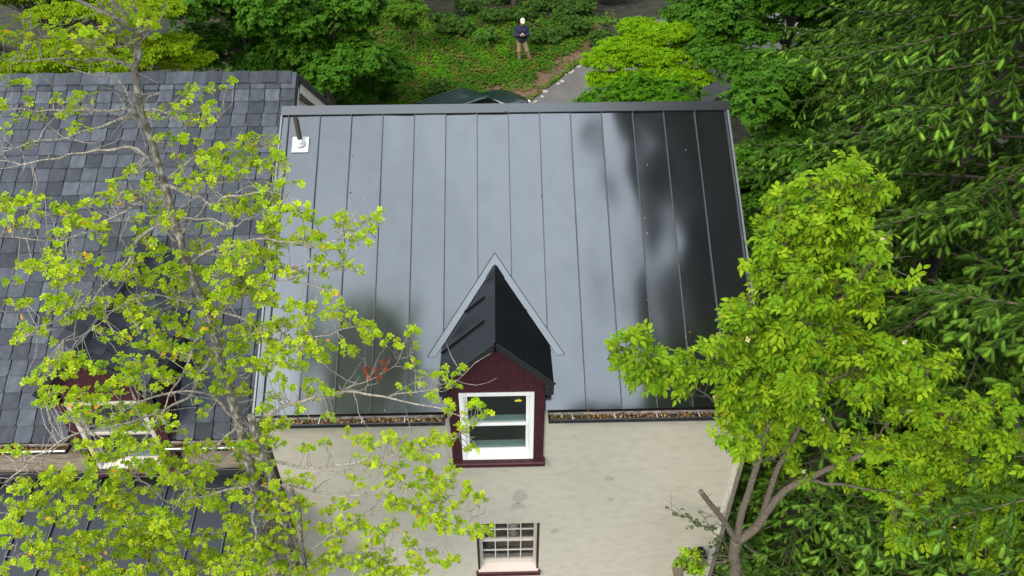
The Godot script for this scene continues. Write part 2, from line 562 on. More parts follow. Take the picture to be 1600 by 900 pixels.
func make_gutter(h: Node, x0: float, x1: float, top: float, z0: float, mat: Material, deep := 0.062, lip: Material = null) -> void:
	var gs := begin()
	var w := 0.125
	var t := 0.006
	var xm := (x0 + x1) / 2
	var l := x1 - x0
	box(gs, Vector3(xm, top - deep / 2, z0 + w), Vector3(l, deep, t))
	box(gs, Vector3(xm, top - deep, z0 + w / 2), Vector3(l, t, w - t))
	box(gs, Vector3(xm, top - deep / 2 + 0.005, z0), Vector3(l, deep + 0.01, t))
	for x in [x0, x1]:
		box(gs, Vector3(x, top - deep / 2, z0 + w / 2), Vector3(t, deep, w - t * 1.2))
	var g := build(gs, "gutter", mat, h)
	one_box("gutter_lip", Vector3(xm, top + 0.002, z0 + w + 0.007), Vector3(l, 0.012, 0.02), lip if lip else mat, g, 0.003)
	var inner := begin()
	box(inner, Vector3(xm, top - deep / 2 + 0.006, z0 + 0.006), Vector3(l - 0.02, deep - 0.01, 0.003))
	build(inner, "gutter_liner", M.galv_old, g)
	var n := int(l / 0.53)
	for k in n:
		var x := x0 + 0.3 + k * 0.53
		if x > x1 - 0.08:
			break
		one_box("hanger", Vector3(x, top - 0.012, z0 + w / 2 + 0.004), Vector3(0.016, 0.014, w - 0.012), M.galv, g, 0.004)
		one_box("hanger_clip", Vector3(x, top - 0.03, z0 + 0.012), Vector3(0.026, 0.05, 0.008), M.galv, g, 0.002)
	# leaf litter lying in it
	var xfs := []
	var cols := []
	for k in int(l * 330):
		var p := Vector3(rng.randf_range(x0 + 0.03, x1 - 0.03), top - deep + 0.012 + rng.randf() * 0.025, z0 + rng.randf_range(0.02, w - 0.015))
		var b := Basis.from_euler(Vector3(rng.randf_range(-0.7, 0.7), rng.randf() * TAU, rng.randf_range(-0.7, 0.7))).scaled(Vector3.ONE * rng.randf_range(0.6, 1.3))
		xfs.append(Transform3D(b, p))
		var c := [Color(0.22, 0.1, 0.035), Color(0.12, 0.055, 0.025), Color(0.36, 0.2, 0.07), Color(0.4, 0.3, 0.17), Color(0.12, 0.13, 0.03), Color(0.07, 0.04, 0.025)][rng.randi() % 6] as Color
		cols.append(c * rng.randf_range(0.8, 1.2))
	multi("leaf_litter", leaf_mesh(1, 0.036, 0.02, 0.2), M.leaf_dry, xfs, cols, h)

# a maroon wall dormer with a double-hung window; slated or metal roofed
func make_dormer(h: Node, xc: float, zf: float, slated: bool) -> void:
	var fs := begin()
	var base := 3.53
	var head := 4.765
	var eave_y := DR_Y - DR_T * 0.6 - 0.03
	for s in [-1, 1]:
		box(fs, Vector3(xc + s * 0.54, (base + eave_y) / 2, zf - 0.06), Vector3(0.132, eave_y - base, 0.12), 0.004)
	prism(fs, [Vector3(xc - 0.605, head, zf - 0.1), Vector3(xc + 0.605, head, zf - 0.1), Vector3(xc + 0.605, eave_y, zf - 0.1), Vector3(xc, DR_Y - 0.05, zf - 0.1), Vector3(xc - 0.605, eave_y, zf - 0.1)], Vector3(0, 0, 0.088))
	for s in [-1, 1]:
		var zb := (RIDGE_Y - 5.05) / TAN - (0.68 if slated else 0.0)
		prism(fs, [Vector3(xc + s * 0.6, 4.3, zf - 0.13), Vector3(xc + s * 0.6, eave_y, zf - 0.13), Vector3(xc + s * 0.6, eave_y, zb), Vector3(xc + s * 0.6, 4.3, zb)], Vector3(-s * 0.05, 0, 0))
	var body := build(fs, "dormer", M.maroon, h)
	body.set_meta("label", "maroon wall dormer with gabled roof and white double-hung window")
	# boards of the gable face
	var yb := head + 0.004
	for k in 3:
		var yt: float = [4.955, 5.26, DR_Y - 0.085][k]
		var w0: float = min(0.6, (DR_Y - 0.07 - yb) / DR_T)
		var w1: float = min(0.6, (DR_Y - 0.07 - yt) / DR_T)
		var gs := begin()
		prism(gs, [Vector3(xc - w0, yb, zf - 0.012), Vector3(xc + w0, yb, zf - 0.012), Vector3(xc + w1, yt, zf - 0.012), Vector3(xc - w1, yt, zf - 0.012)], Vector3(0, 0, 0.012))
		build(gs, "gable_board", M.maroon, body)
		yb = yt + 0.005
	for s in [-1, 1]:
		var a := Vector3(xc, DR_Y - 0.11, zf + 0.02)
		var b := Vector3(xc + s * 0.64, DR_Y - DR_T * 0.64 - 0.11, zf + 0.02)
		var dir := (b - a).normalized()
		var nb := Basis(dir, Vector3(-dir.y, dir.x, 0), Vector3(0, 0, 1))
		one_box("rake_board", (a + b) / 2, Vector3(a.distance_to(b), 0.1, 0.035), M.maroon, body, 0.004, nb)
	one_box("sill", Vector3(xc, 3.485, zf + 0.02), Vector3(1.26, 0.08, 0.13), M.maroon, body, 0.012)
	# roof planes, overhanging the face a little
	var zfr := zf + 0.09
	var metal: Material = M.dormer_metal
	for s in [-1, 1]:
		var st := begin()
		var e := 0.70
		var z0 := (RIDGE_Y - DR_Y) / TAN
		var z1 := (RIDGE_Y - DR_Y + DR_T * e) / TAN
		if slated:
			z0 -= 0.68
			z1 -= 0.68
		var n := Vector3(s * DR_T, 1, 0).normalized() * 0.05
		prism(st, [Vector3(xc, DR_Y, zfr), Vector3(xc, DR_Y, z0), Vector3(xc + s * e, DR_Y - DR_T * e, z1), Vector3(xc + s * e, DR_Y - DR_T * e, zfr)], -n)
		build(st, "dormer_roof", M.deck if slated else metal, body)
		var fa := begin()
		# eave return under the lower edge
		box(fa, Vector3(xc + s * 0.675, DR_Y - DR_T * 0.7 - 0.12, (zfr + z1) / 2 + 0.03), Vector3(0.05, 0.17, zfr - z1 - 0.1), 0.006)
		box(fa, Vector3(xc + s * 0.655, DR_Y - DR_T * 0.7 - 0.14, zfr - 0.065), Vector3(0.1, 0.16, 0.09), 0.006)
		build(fa, "eave_return", M.black_metal, body)
		# verge trim on the front edge
		var va := Vector3(xc, DR_Y - 0.025, zfr + 0.008)
		var vb := Vector3(xc + s * e, DR_Y - DR_T * e - 0.025, zfr + 0.008)
		var vd := (vb - va).normalized()
		one_box("verge_trim", (va + vb) / 2, Vector3(va.distance_to(vb), 0.075, 0.016), M.black_metal, body, 0.003, Basis(vd, Vector3(-vd.y, vd.x, 0), Vector3(0, 0, 1)))
		if not slated:
			for k in 2:
				var z: float = [2.96, 2.47][k]
				var reach: float = min(0.69, (TAN * z - (RIDGE_Y - DR_Y)) / DR_T - 0.03)
				var sa := Vector3(xc + s * 0.13, DR_Y - DR_T * 0.13, z) + n * 0.2
				var sb := Vector3(xc + s * reach, DR_Y - DR_T * reach, z) + n * 0.2
				var sd := (sb - sa).normalized()
				one_box("dormer_seam", (sa + sb) / 2, Vector3(sa.distance_to(sb), 0.035, 0.013), M.dormer_metal, body, 0.002, Basis(sd, n.normalized() * s if false else n.normalized(), sd.cross(n.normalized())))
	if slated:
		for s in [-1, 1]:
			var n := Vector3(s * DR_T, 1, 0).normalized()
			var down := Vector3(s, -DR_T, 0).normalized()
			for row in 5:
				var u := 0.06 + row * 0.195
				var zend := (RIDGE_Y - DR_Y + DR_T * u * 0.73) / TAN - 0.68
				var z := zfr - 0.02 - (0.1 if row % 2 else 0.0)
				while z > zend:
					var tilt := Basis(down, n, down.cross(n)) * Basis.from_euler(Vector3(0, 0, 0.035))
					var mi := put(slate_mesh(row + int(z * 7)), "dormer_slate", M.slates[rng.randi() % 5], body)
					mi.transform = Transform3D(tilt * Basis(Vector3(0, 0, -1), Vector3.UP, Vector3(1, 0, 0)), Vector3(xc, DR_Y, z - 0.11) + down * (u + 0.02) + n * 0.012)
					z -= 0.228
	# ridge piece
	var rc := begin()
	var zr := (RIDGE_Y - DR_Y) / TAN + (0.0 if not slated else -0.68)
	var wdt := 0.125
	var ridge_outline := [Vector3(xc - wdt, DR_Y - DR_T * wdt + 0.008, zfr + 0.012), Vector3(xc, DR_Y + 0.012, zfr + 0.012), Vector3(xc + wdt, DR_Y - DR_T * wdt + 0.008, zfr + 0.012), Vector3(xc + wdt, DR_Y - DR_T * wdt + 0.022, zfr + 0.012), Vector3(xc, DR_Y + 0.03, zfr + 0.012), Vector3(xc - wdt, DR_Y - DR_T * wdt + 0.022, zfr + 0.012)]
	prism(rc, ridge_outline, Vector3(0, 0, zr + 0.02 - zfr))
	build(rc, "dormer_ridge", M.slates[2] if slated else metal, body)
	make_sash_window(body, xc, zf, M.pale_trim if slated else M.white)

func make_sash_window(body: Node, xc: float, zf: float, white: Material) -> void:
	var z := zf + 0.002
	var fr := begin()
	# outer frame: 0.94 wide, 3.53 to 4.76
	for s in [-1, 1]:
		box(fr, Vector3(xc + s * 0.442, 4.145, z - 0.03), Vector3(0.058, 1.23, 0.085), 0.004)
	box(fr, Vector3(xc, 4.735, z - 0.03), Vector3(0.83, 0.05, 0.085), 0.004)
	var win := build(fr, "window_frame", white, body)
	# sloping white sill of the frame
	var sl := begin()
	prism(sl, [Vector3(xc - 0.412, 3.532, z + 0.012), Vector3(xc - 0.412, 3.56, z + 0.012), Vector3(xc - 0.412, 3.635, z - 0.075), Vector3(xc - 0.412, 3.532, z - 0.075)], Vector3(0.824, 0, 0))
	build(sl, "frame_sill", white, win)
	# upper sash set forward of the lower one, as hung
	for k in 2:
		var ya: float = [4.14, 3.615][k]
		var yb: float = [4.71, 4.175][k]
		var zs: float = z - [0.045, 0.085][k]
		var ss := begin()
		for s in [-1, 1]:
			box(ss, Vector3(xc + s * 0.392, (ya + yb) / 2, zs), Vector3(0.042, yb - ya, 0.034), 0.003)
		box(ss, Vector3(xc, ya + 0.02, zs), Vector3(0.742, 0.04, 0.034), 0.003)
		box(ss, Vector3(xc, yb - 0.018, zs), Vector3(0.742, 0.036, 0.034), 0.003)
		build(ss, "sash", white, win)
		one_box("pane", Vector3(xc, (ya + yb) / 2, zs - 0.003), Vector3(0.75, yb - ya - 0.06, 0.006), M.glass, win)
		one_box("painted_reflection", Vector3(xc, ya + 0.035, zs - 0.075), Vector3(0.76, 0.05, 0.09), M.teal, win)  # teal board added behind the glass, painted as the sash rail's reflection
	if xc > -2.0:
		var stk := begin()
		var c := Vector3(xc + 0.27, 4.585, z - 0.038)
		prism(stk, [c + Vector3(-0.045, -0.02, 0), c + Vector3(0.045, -0.02, 0), c + Vector3(0.04, 0.012, 0), c + Vector3(0.022, 0.006, 0), c + Vector3(0.008, 0.035, 0), c + Vector3(-0.004, 0.008, 0), c + Vector3(-0.038, 0.014, 0)], Vector3(0, 0, 0.0015))
		build(stk, "yellow_sticker", M.sticker, win)

func make_lower_window(h: Node) -> void:
	var x0 := -0.57
	var x1 := 0.37
	var xc := (x0 + x1) / 2
	var z := WALL_Z - 0.115
	var fr := begin()
	for s in [-1, 1]:
		box(fr, Vector3(xc + s * 0.415, 1.5, z), Vector3(0.05, 1.11, 0.06), 0.004)
	box(fr, Vector3(xc, 2.03, z), Vector3(0.78, 0.05, 0.06), 0.004)
	box(fr, Vector3(xc, 0.975, z), Vector3(0.78, 0.07, 0.06), 0.004)
	box(fr, Vector3(xc, 1.515, z + 0.004), Vector3(0.78, 0.042, 0.05), 0.004)
	var w := build(fr, "lower_window", M.pale_trim, h)
	for s in [-1, 1]:
		one_box("jamb", Vector3(xc + s * 0.453, 1.46, WALL_Z - 0.06), Vector3(0.03, 1.195, 0.135), M.dark_trim, w, 0.003)
	for half in 2:
		var ya: float = [1.0, 1.54][half]
		var yb: float = [1.49, 2.0][half]
		one_box("pane", Vector3(xc, (ya + yb) / 2, z - 0.004), Vector3(0.78, yb - ya, 0.005), M.glass, w)
		for k in 3:
			one_box("glazing_bar", Vector3(xc - 0.39 + 0.195 * (k + 1), (ya + yb) / 2, z + 0.006), Vector3(0.017, yb - ya, 0.024), M.pale_trim, w, 0.003)
		one_box("glazing_bar", Vector3(xc, (ya + yb) / 2, z + 0.0065), Vector3(0.775, 0.017, 0.02), M.pale_trim, w, 0.003)
	var sl := begin()
	prism(sl, [Vector3(x0 + 0.005, 0.875, WALL_Z + 0.035), Vector3(x0 + 0.005, 0.895, WALL_Z + 0.035), Vector3(x0 + 0.005, 0.945, z - 0.02), Vector3(x0 + 0.005, 0.865, z - 0.02)], Vector3(0.93, 0, 0))
	build(sl, "window_sill", M.sill_pink, w)
	one_box("sill_board", Vector3(xc, 0.83, WALL_Z + 0.03), Vector3(1.0, 0.085, 0.055), M.maroon, w, 0.006)
	# a table lamp stands behind the glass
	var lamp := thing("table_lamp", "table lamp with pale drum shade standing behind the small-paned window", "lamp", Vector3(0.0, 0.2, 2.75))
	var ls := begin(true)
	tube(ls, [Vector3(0, 1.15, 0), Vector3(0, 1.45, 0)], [0.2, 0.13], 20, false)
	build(ls, "lamp_shade", M.shade, lamp)
	var lb := begin(true)
	tube(lb, [Vector3(0, 0.72, 0), Vector3(0, 0.74, 0), Vector3(0, 0.78, 0), Vector3(0, 0.9, 0), Vector3(0, 1.05, 0), Vector3(0, 1.2, 0)], [0.09, 0.09, 0.04, 0.085, 0.06, 0.012], 14)
	build(lb, "lamp_base", M.cream, lamp)
	var t := thing("side_table", "small wooden table under the lamp behind the small-paned window", "table", Vector3(0.0, 0.2, 2.75))
	one_box("table_top", Vector3(0, 0.7, 0), Vector3(0.9, 0.035, 0.5), M.board, t, 0.006)
	for sx in [-1, 1]:
		for sz in [-1, 1]:
			one_box("leg", Vector3(sx * 0.4, 0.34, sz * 0.2), Vector3(0.045, 0.68, 0.045), M.board, t, 0.004)

# ---------------------------------------------------------------- the slate-roofed house
var slate_meshes := []
func slate_mesh(v: int) -> Mesh:
	if slate_meshes.is_empty():
		for k in 8:
			rng.seed = 900 + k
			var w := 0.224 - rng.randf() * 0.012
			var l := 0.30
			var t := 0.009
			var c := rng.randf_range(0.018, 0.034)
			var c2 := rng.randf_range(0.018, 0.034)
			var out := [Vector3(-w / 2, 0, -l), Vector3(-w / 2, 0, -c)]
			out += [Vector3(-w / 2 + c * 0.35, 0, -c * 0.3), Vector3(-w / 2 + c, 0, rng.randf_range(-0.003, 0.003))]
			out += [Vector3(w / 2 - c2, 0, rng.randf_range(-0.003, 0.003)), Vector3(w / 2 - c2 * 0.35, 0, -c2 * 0.3)]
			out += [Vector3(w / 2, 0, -c2), Vector3(w / 2, 0, -l)]
			var st := begin()
			prism(st, out, Vector3(0, t, 0))
			slate_meshes.append(done(st))
	return slate_meshes[absi(v) % 8]

func slate_point(x: float, z: float, lift := 0.0) -> Vector3:
	return Vector3(x, SLATE_RIDGE.y - TAN * (z - SLATE_RIDGE.x), z) + Vector3(0, 1, TAN).normalized() * lift

func make_slate_house() -> void:
	var h := thing("slate_roof_house", "house with blue-grey slate roof, maroon dormer and dark porch roof", "house", Vector3.ZERO)
	slate_mesh(0)
	rng.seed = 41
	var n := Vector3(0, 1, TAN).normalized()
	var slope := Basis(Vector3.RIGHT, n, Vector3.RIGHT.cross(n))
	var st := begin()
	var x0 := -9.4
	var x1 := -3.215
	var zb := -1.03 - 4.4
	prism(st, [slate_point(x0, -1.03, -0.015), slate_point(x0, SLATE_EAVE_Z, -0.015), slate_point(x0, SLATE_EAVE_Z, -0.09), slate_point(x0, -1.03, -0.1)], Vector3(x1 - x0, 0, 0))
	prism(st, [Vector3(x0, 7.23, -1.03), Vector3(x0, 7.23 - 4.4 * 0.66, zb), Vector3(x0, 7.13 - 4.4 * 0.66, zb), Vector3(x0, 7.12, -1.03)], Vector3(x1 + 0.02 - x0, 0, 0))
	build(st, "roof_deck", M.deck, h)
	# slates in courses
	var expo := 0.2185
	var length := (SLATE_EAVE_Z - SLATE_RIDGE.x) * sqrt(1 + TAN * TAN)
	var spots := []
	var courses := int(length / expo) + 1
	var drop := Basis(Vector3.RIGHT, deg_to_rad(-2.6))
	for c in courses:
		var s := length + 0.02 - c * expo
		if s < 0.24:
			break
		var z := SLATE_RIDGE.x + s / sqrt(1 + TAN * TAN)
		var x := x1 - 0.112 + (0.0 if c % 2 else 0.112)
		if c % 2 == 0:
			x -= 0.112
		x += rng.randf_range(-0.02, 0.02)
		if c % 2 == 1:
			x += 0.0
		while x > -8.6:
			var hidden: bool = abs(x + 5.04) < 0.62 and RIDGE_Y - 0.0 > 0 and slate_point(x, z).y < DR_Y - DR_T * abs(x + 5.04) - 0.06
			if not hidden:
				var p := slate_point(x, z, 0.016)
				var b := slope * drop * Basis(Vector3.UP, rng.randf_range(-0.012, 0.012))
				spots.append([Transform3D(b, p + Vector3(0, rng.randf() * 0.002, 0)), rng.randi() % 8, pixel(p)])
			x -= 0.2295
	# the 300 that show largest are slates of their own, the others one mass
	var seen := []
	var rest := []
	for q in spots:
		if q[2].x > -10 and q[2].x < 470 and q[2].y < 720:
			seen.append(q)
		else:
			rest.append(q)
	seen.sort_custom(func(a, b): return a[2].z < b[2].z)
	for i in seen.size():
		var q: Array = seen[i]
		if i < 300:
			var roll := rng.randf()
			var tone := 0 if roll < 0.12 else (1 if roll < 0.34 else (2 if roll < 0.62 else (3 if roll < 0.86 else 4)))
			put(slate_mesh(q[1]), "slate", M.slates[tone], h, q[0])
		else:
			rest.append(q)
	for tone in 5:
		var mass := begin()
		var any := false
		for i in rest.size():
			if (i * 7 + i / 3) % 5 == tone:
				any = true
				mass.append_from(slate_mesh(rest[i][1]), 0, rest[i][0])
		if any:
			mass.index()
			var o := put(mass.commit(), "slate_course", M.slates[tone], h)
			o.set_meta("kind", "stuff")
	# ridge tiles, lapped
	var x := -3.3
	var k := 0
	while x > -8.6:
		var rs := begin()
		var lift := 0.026 + (0.012 if k % 2 else 0.0)
		var w := 0.225
		var prof := []
		for q in [[0.17, 0.0], [0.0, 0.0], [-0.17, 0.0]]:
			prof.append(Vector3(x - w, 7.2503 - TAN * abs(q[0]) + lift, -1.03 + q[0]))
		for q in [[-0.17, 0.0], [0.0, 0.0], [0.17, 0.0]]:
			prof.append(Vector3(x - w, 7.2503 - TAN * abs(q[0]) + lift + 0.014, -1.03 + q[0]))
		prism(rs, prof, Vector3(w - 0.003, 0, 0))
		build(rs, "ridge_slate", M.slates[[1, 2, 3, 2, 0, 4, 2, 1][rng.randi() % 8]], h)
		x -= 0.212
		k += 1
	# gable end towards the metal roof: wall, rake boards, louvred vent
	var gx := -3.36
	var gs := begin()
	prism(gs, [Vector3(gx - 0.15, 0, 3.2), Vector3(gx - 0.15, 4.0, 3.2), Vector3(gx - 0.15, 7.07, -1.03), Vector3(gx - 0.15, 4.3, -5.3), Vector3(gx - 0.15, 0, -5.3)], Vector3(0.15, 0, 0))
	build(gs, "gable_wall", M.cream, h)
	var ra := Vector3(-3.235, 7.15, -1.03)
	var rb := Vector3(-3.235, 7.15 - 4.4 * 0.66, -5.35)
	var rd := (rb - ra).normalized()
	var rbasis := Basis(Vector3.RIGHT, rd.cross(Vector3.RIGHT) * -1.0, -rd)
	if rbasis.y.y < 0:
		rbasis = Basis(Vector3.RIGHT, -rbasis.y, rd)
	one_box("rake_board", (ra + rb) / 2 - rbasis.y * 0.09, Vector3(0.03, 0.18, ra.distance_to(rb)), M.cream, h, 0.004, rbasis)
	one_box("rake_drip", (ra + rb) / 2 + rbasis.y * 0.05 + Vector3(0.02, 0, 0), Vector3(0.05, 0.05, ra.distance_to(rb)), M.deck, h, 0.004, rbasis)
	one_box("rake_soffit", (ra + rb) / 2 - rbasis.y * 0.06 + Vector3(-0.07, 0, 0), Vector3(0.11, 0.02, ra.distance_to(rb)), M.cream, h, 0.0, rbasis)
	var front_a := slate_point(-3.235, -1.03, -0.1)
	var front_b := slate_point(-3.235, SLATE_EAVE_Z, -0.1)
	one_box("rake_board", (front_a + front_b) / 2, Vector3(0.03, 0.16, front_a.distance_to(front_b)), M.cream, h, 0.004, slope)
	var vb := begin()
	prism(vb, [Vector3(gx + 0.005, 5.95, -1.03), Vector3(gx + 0.005, 6.92, -1.03), Vector3(gx + 0.005, 6.46, -1.76), Vector3(gx + 0.005, 5.95, -1.76)], Vector3(0.012, 0, 0))
	var vent := build(vb, "louvred_vent", M.dark_trim, h)
	for q in 10:
		var y := 6.01 + q * 0.085
		var zl: float = -0.98 - max(0.05, min(0.68, (6.9 - y) * 1.6))
		one_box("slat", Vector3(gx + 0.03, y, (-0.98 + zl) / 2), Vector3(0.09, 0.03, -0.98 - zl), M.cream, vent, 0.0, Basis(Vector3(0, 0, 1), -0.7))
	var va := Vector3(gx + 0.03, 6.95, -1.03)
	var vz := Vector3(gx + 0.03, 6.47, -1.8)
	var vd := (vz - va).normalized()
	one_box("vent_frame", (va + vz) / 2, Vector3(0.04, 0.05, va.distance_to(vz)), M.cream, vent, 0.004, Basis(Vector3.RIGHT, vd.cross(Vector3.RIGHT), -vd))
	one_box("utility_box", Vector3(gx + 0.05, 6.24, -1.95), Vector3(0.1, 0.26, 0.15), M.cream, h, 0.01, Basis(Vector3.RIGHT, 0.5))
	# front wall under the eave, gutter, wall below the porch
	var ws := begin()
	for seg in [[-9.3, -5.6], [-4.6, -3.4]]:
		box(ws, Vector3((seg[0] + seg[1]) / 2, 3.78, LEFT_WALL_Z - 0.09), Vector3(seg[1] - seg[0], 0.6, 0.18))
	box(ws, Vector3(-6.35, 1.75, LEFT_WALL_Z - 0.09), Vector3(5.9, 3.5, 0.18))
	build(ws, "front_wall", M.board, h)
	one_box("rear_wall", Vector3(-6.35, 2.1, -5.2), Vector3(5.9, 4.2, 0.18), M.board, h)
	one_box("end_wall", Vector3(-9.3, 2.1, -1.0), Vector3(0.18, 4.2, 8.4), M.board, h)
	one_box("partition", Vector3(-6.3, 4.3, 1.5), Vector3(5.7, 2.2, 0.1), M.room, h)
	for k2 in 3:
		for seg in [[-9.35, -5.68], [-4.4, -3.35]]:
			one_box("fascia_board", Vector3((seg[0] + seg[1]) / 2, 3.86 - k2 * 0.165, LEFT_WALL_Z + 0.012), Vector3(seg[1] - seg[0], 0.158, 0.022), M.board, h, 0.005)
	make_gutter(h, -9.3, -5.72, 4.02, SLATE_EAVE_Z + 0.0, M.dark_trim, 0.062, M.white)
	make_gutter(h, -4.48, -3.3, 4.02, SLATE_EAVE_Z + 0.0, M.dark_trim, 0.062, M.white)
	make_dormer(h, -5.04, LEFT_WALL_Z + 0.11, true)
	# porch roof of dark seamed sheets
	var pt := 0.34
	var py := 3.32
	var pz0 := LEFT_WALL_Z + 0.03
	var pz1 := 6.4
	var pn := Vector3(0, 1, pt).normalized()
	var pslope := Basis(Vector3.RIGHT, pn, Vector3.RIGHT.cross(pn))
	var px := -3.3
	while px > -9.3:
		var ps := begin()
		prism(ps, [Vector3(px, py, pz0), Vector3(px, py - pt * (pz1 - pz0), pz1), Vector3(px - PANEL + 0.002, py - pt * (pz1 - pz0), pz1), Vector3(px - PANEL + 0.002, py, pz0)], -pn * 0.03)
		build(ps, "porch_panel", M.porch, h)
		var a := Vector3(px, py, pz0) + pn * 0.012
		var b := Vector3(px, py - pt * (pz1 - pz0), pz1) + pn * 0.012
		one_box("porch_seam", (a + b) / 2, Vector3(0.012, 0.03, a.distance_to(b)), M.roof_trim, h, 0.002, pslope)
		px -= PANEL
	one_box("porch_flashing", Vector3(-6.3, py + 0.03, pz0 + 0.02), Vector3(6.0, 0.1, 0.03), M.black_metal, h, 0.004)
	one_box("porch_beam", Vector3(-6.3, py - pt * (pz1 - pz0) - 0.15, pz1 - 0.25), Vector3(6.0, 0.2, 0.14), M.board, h, 0.006)
	for x2 in [-3.5, -6.3, -9.1]:
		one_box("porch_post", Vector3(x2, 1.05, pz1 - 0.25), Vector3(0.13, 2.1, 0.13), M.board, h, 0.008)

# ---------------------------------------------------------------- ground
func ground_h(x: float, z: float) -> float:
	var h := 0.0
	if z < 3.0:
		h = lerp(0.0, 0.4, clamp((3.0 - z) / 8.0, 0.0, 1.0))
	if z < -14.0:
		h += 0.2 * min(8.0, -14.0 - z)
	if z < -22.0:
		h += 0.05 * min(60.0, -22.0 - z)
	return h

func make_ground() -> void:
	var st := begin(true)
	var xs := []
	var zs := []
	for v in [-400, -200, -100, -60, -40]:
		xs.append(float(v))
	var t := -30.0
	while t <= 30.0:
		xs.append(t)
		t += 1.0
	for v in [40, 60, 100, 200, 400]:
		xs.append(float(v))
	for v in [-400, -200, -120, -82, -60, -45]:
		zs.append(float(v))
	t = -36.0
	while t <= 20.0:
		zs.append(t)
		t += 0.5
	for v in [30, 60, 120, 200, 400]:
		zs.append(float(v))
	for i in xs.size() - 1:
		for j in zs.size() - 1:
			var a := Vector3(xs[i], ground_h(xs[i], zs[j]), zs[j])
			var b := Vector3(xs[i], ground_h(xs[i], zs[j + 1]), zs[j + 1])
			var c := Vector3(xs[i + 1], ground_h(xs[i + 1], zs[j + 1]), zs[j + 1])
			var d := Vector3(xs[i + 1], ground_h(xs[i + 1], zs[j]), zs[j])
			quad(st, a, b, c, d)
	structure(build(st, "ground", M.soil))
	# asphalt drive: far edge and near edge
	var far := [Vector2(-9, -14.8), Vector2(-2, -15.6), Vector2(0.9, -15.9), Vector2(3.2, -18.8), Vector2(6, -21.6), Vector2(9, -24.5), Vector2(14, -29)]
	var near := [Vector2(-9, -9.5), Vector2(-1, -10), Vector2(3.5, -11.5), Vector2(7.0, -15.0), Vector2(10, -18.0), Vector2(13, -21), Vector2(18, -26)]
	strip("driveway", far, near, M.asphalt, 0.03)
	# a second road beyond the trees
	strip("road", [Vector2(-30, -35), Vector2(-9, -32.5), Vector2(-2, -33.5), Vector2(12, -38)], [Vector2(-30, -28), Vector2(-10, -28.6), Vector2(-4, -29.6), Vector2(4, -33)], M.asphalt, 0.03)
	strip("dirt_bank", [Vector2(-0.6, -17.6), Vector2(0.7, -18.0), Vector2(2.6, -20.6), Vector2(4.2, -22.2)], [Vector2(-0.6, -15.7), Vector2(0.88, -15.95), Vector2(3.16, -18.85), Vector2(4.9, -20.6)], M.dirt, 0.015)
	# pale stones along the drive
	for i in 16:
		rng.seed = 300 + i
		var f: float = i / 15.0
		var p: Vector2 = Vector2(1.15, -15.95).lerp(Vector2(3.35, -18.95), f) + Vector2(rng.randf_range(-0.1, 0.1), rng.randf_range(-0.1, 0.1))
		if i in [2, 5, 6, 9]:
			continue
		var s := begin(true)
		var r := rng.randf_range(0.05, 0.1)
		for k in 5:
			for q in 7:
				var pt := func(kk: int, qq: int) -> Vector3:
					var la := -PI / 2 + PI * kk / 5.0
					var lo := TAU * (qq % 7) / 7.0
					var wob := 0.8 + 0.35 * fposmod(sin(float((qq % 7) * 12 + kk * 7 + i)) * 43.7, 1.0)
					if kk == 0 or kk == 5:
						wob = 1.0
					return Vector3(cos(la) * cos(lo) * 1.4, sin(la) * 0.6, cos(la) * sin(lo)) * r * wob
				quad(s, pt.call(k, q), pt.call(k + 1, q), pt.call(k + 1, q + 1), pt.call(k, q + 1))
		var o := build(s, "edging_stone", M.stone)
		o.position = Vector3(p.x, ground_h(p.x, p.y) + 0.03, p.y)
		o.rotation.y = rng.randf() * TAU
		tag(o, "small pale stone edging the asphalt drive beside the dirt bank", "stone", "edging stones along the drive")

func strip(called: String, far: Array, near: Array, mat: Material, lift: float) -> void:
	var st := begin(true)
	for i in far.size() - 1:
		var n := 14
		var m := 10
		for a in n:
			for b in m:
				var pt := func(u: float, v: float) -> Vector3:
					var e: Vector2 = far[i].lerp(far[i + 1], u)
					var f: Vector2 = near[i].lerp(near[i + 1], u)
					var g := e.lerp(f, v)
					return Vector3(g.x, ground_h(g.x, g.y) + lift, g.y)
				var u0 := float(a) / n
				var u1 := float(a + 1) / n
				var v0 := float(b) / m
				var v1 := float(b + 1) / m
				quad(st, pt.call(u0, v0), pt.call(u0, v1), pt.call(u1, v1), pt.call(u1, v0))
	structure(build(st, called, mat))

# ---------------------------------------------------------------- leaves
# a whorl of n leaves round the y axis; rise lifts them, droop lowers their tips
func leaf_mesh(n: int, l: float, w: float, rise: float, droop := 0.0, pointed := false, fold := 0.12) -> Mesh:
	var st := begin()
	for k in n:
		var a := TAU * k / n + 0.35 * sin(k * 5.1)
		var sc := 1.0 - 0.22 * fposmod(sin(k * 12.9) * 43.7, 1.0)
		var d := Vector3(cos(a), 0, sin(a))
		var s := Vector3(-sin(a), 0, cos(a))
		var up := func(r: float) -> float: return l * sc * (rise * r - droop * r * r)
		var L := l * sc
		var W := w * sc
		var f1 := 0.5 if pointed else 0.36
		var f2 := 0.33 if pointed else 0.5
		var base: Vector3 = d * L * 0.06
		var c1: Vector3 = d * L * 0.36 + Vector3.UP * up.call(0.36)
		var c2: Vector3 = d * L * 0.68 + Vector3.UP * up.call(0.68)
		var tip: Vector3 = d * L + Vector3.UP * up.call(1.0)
		var e := Vector3.UP * W * fold
		for q in [-1, 1]:
			var m1: Vector3 = c1 + s * W * f1 * q + e
			var m2: Vector3 = c2 + s * W * f2 * q + e
			if q > 0:
				quad(st, base, m1, m2, tip)
				tri(st, base, tip, c1)
			else:
				quad(st, base, tip, m2, m1)
	return done(st)

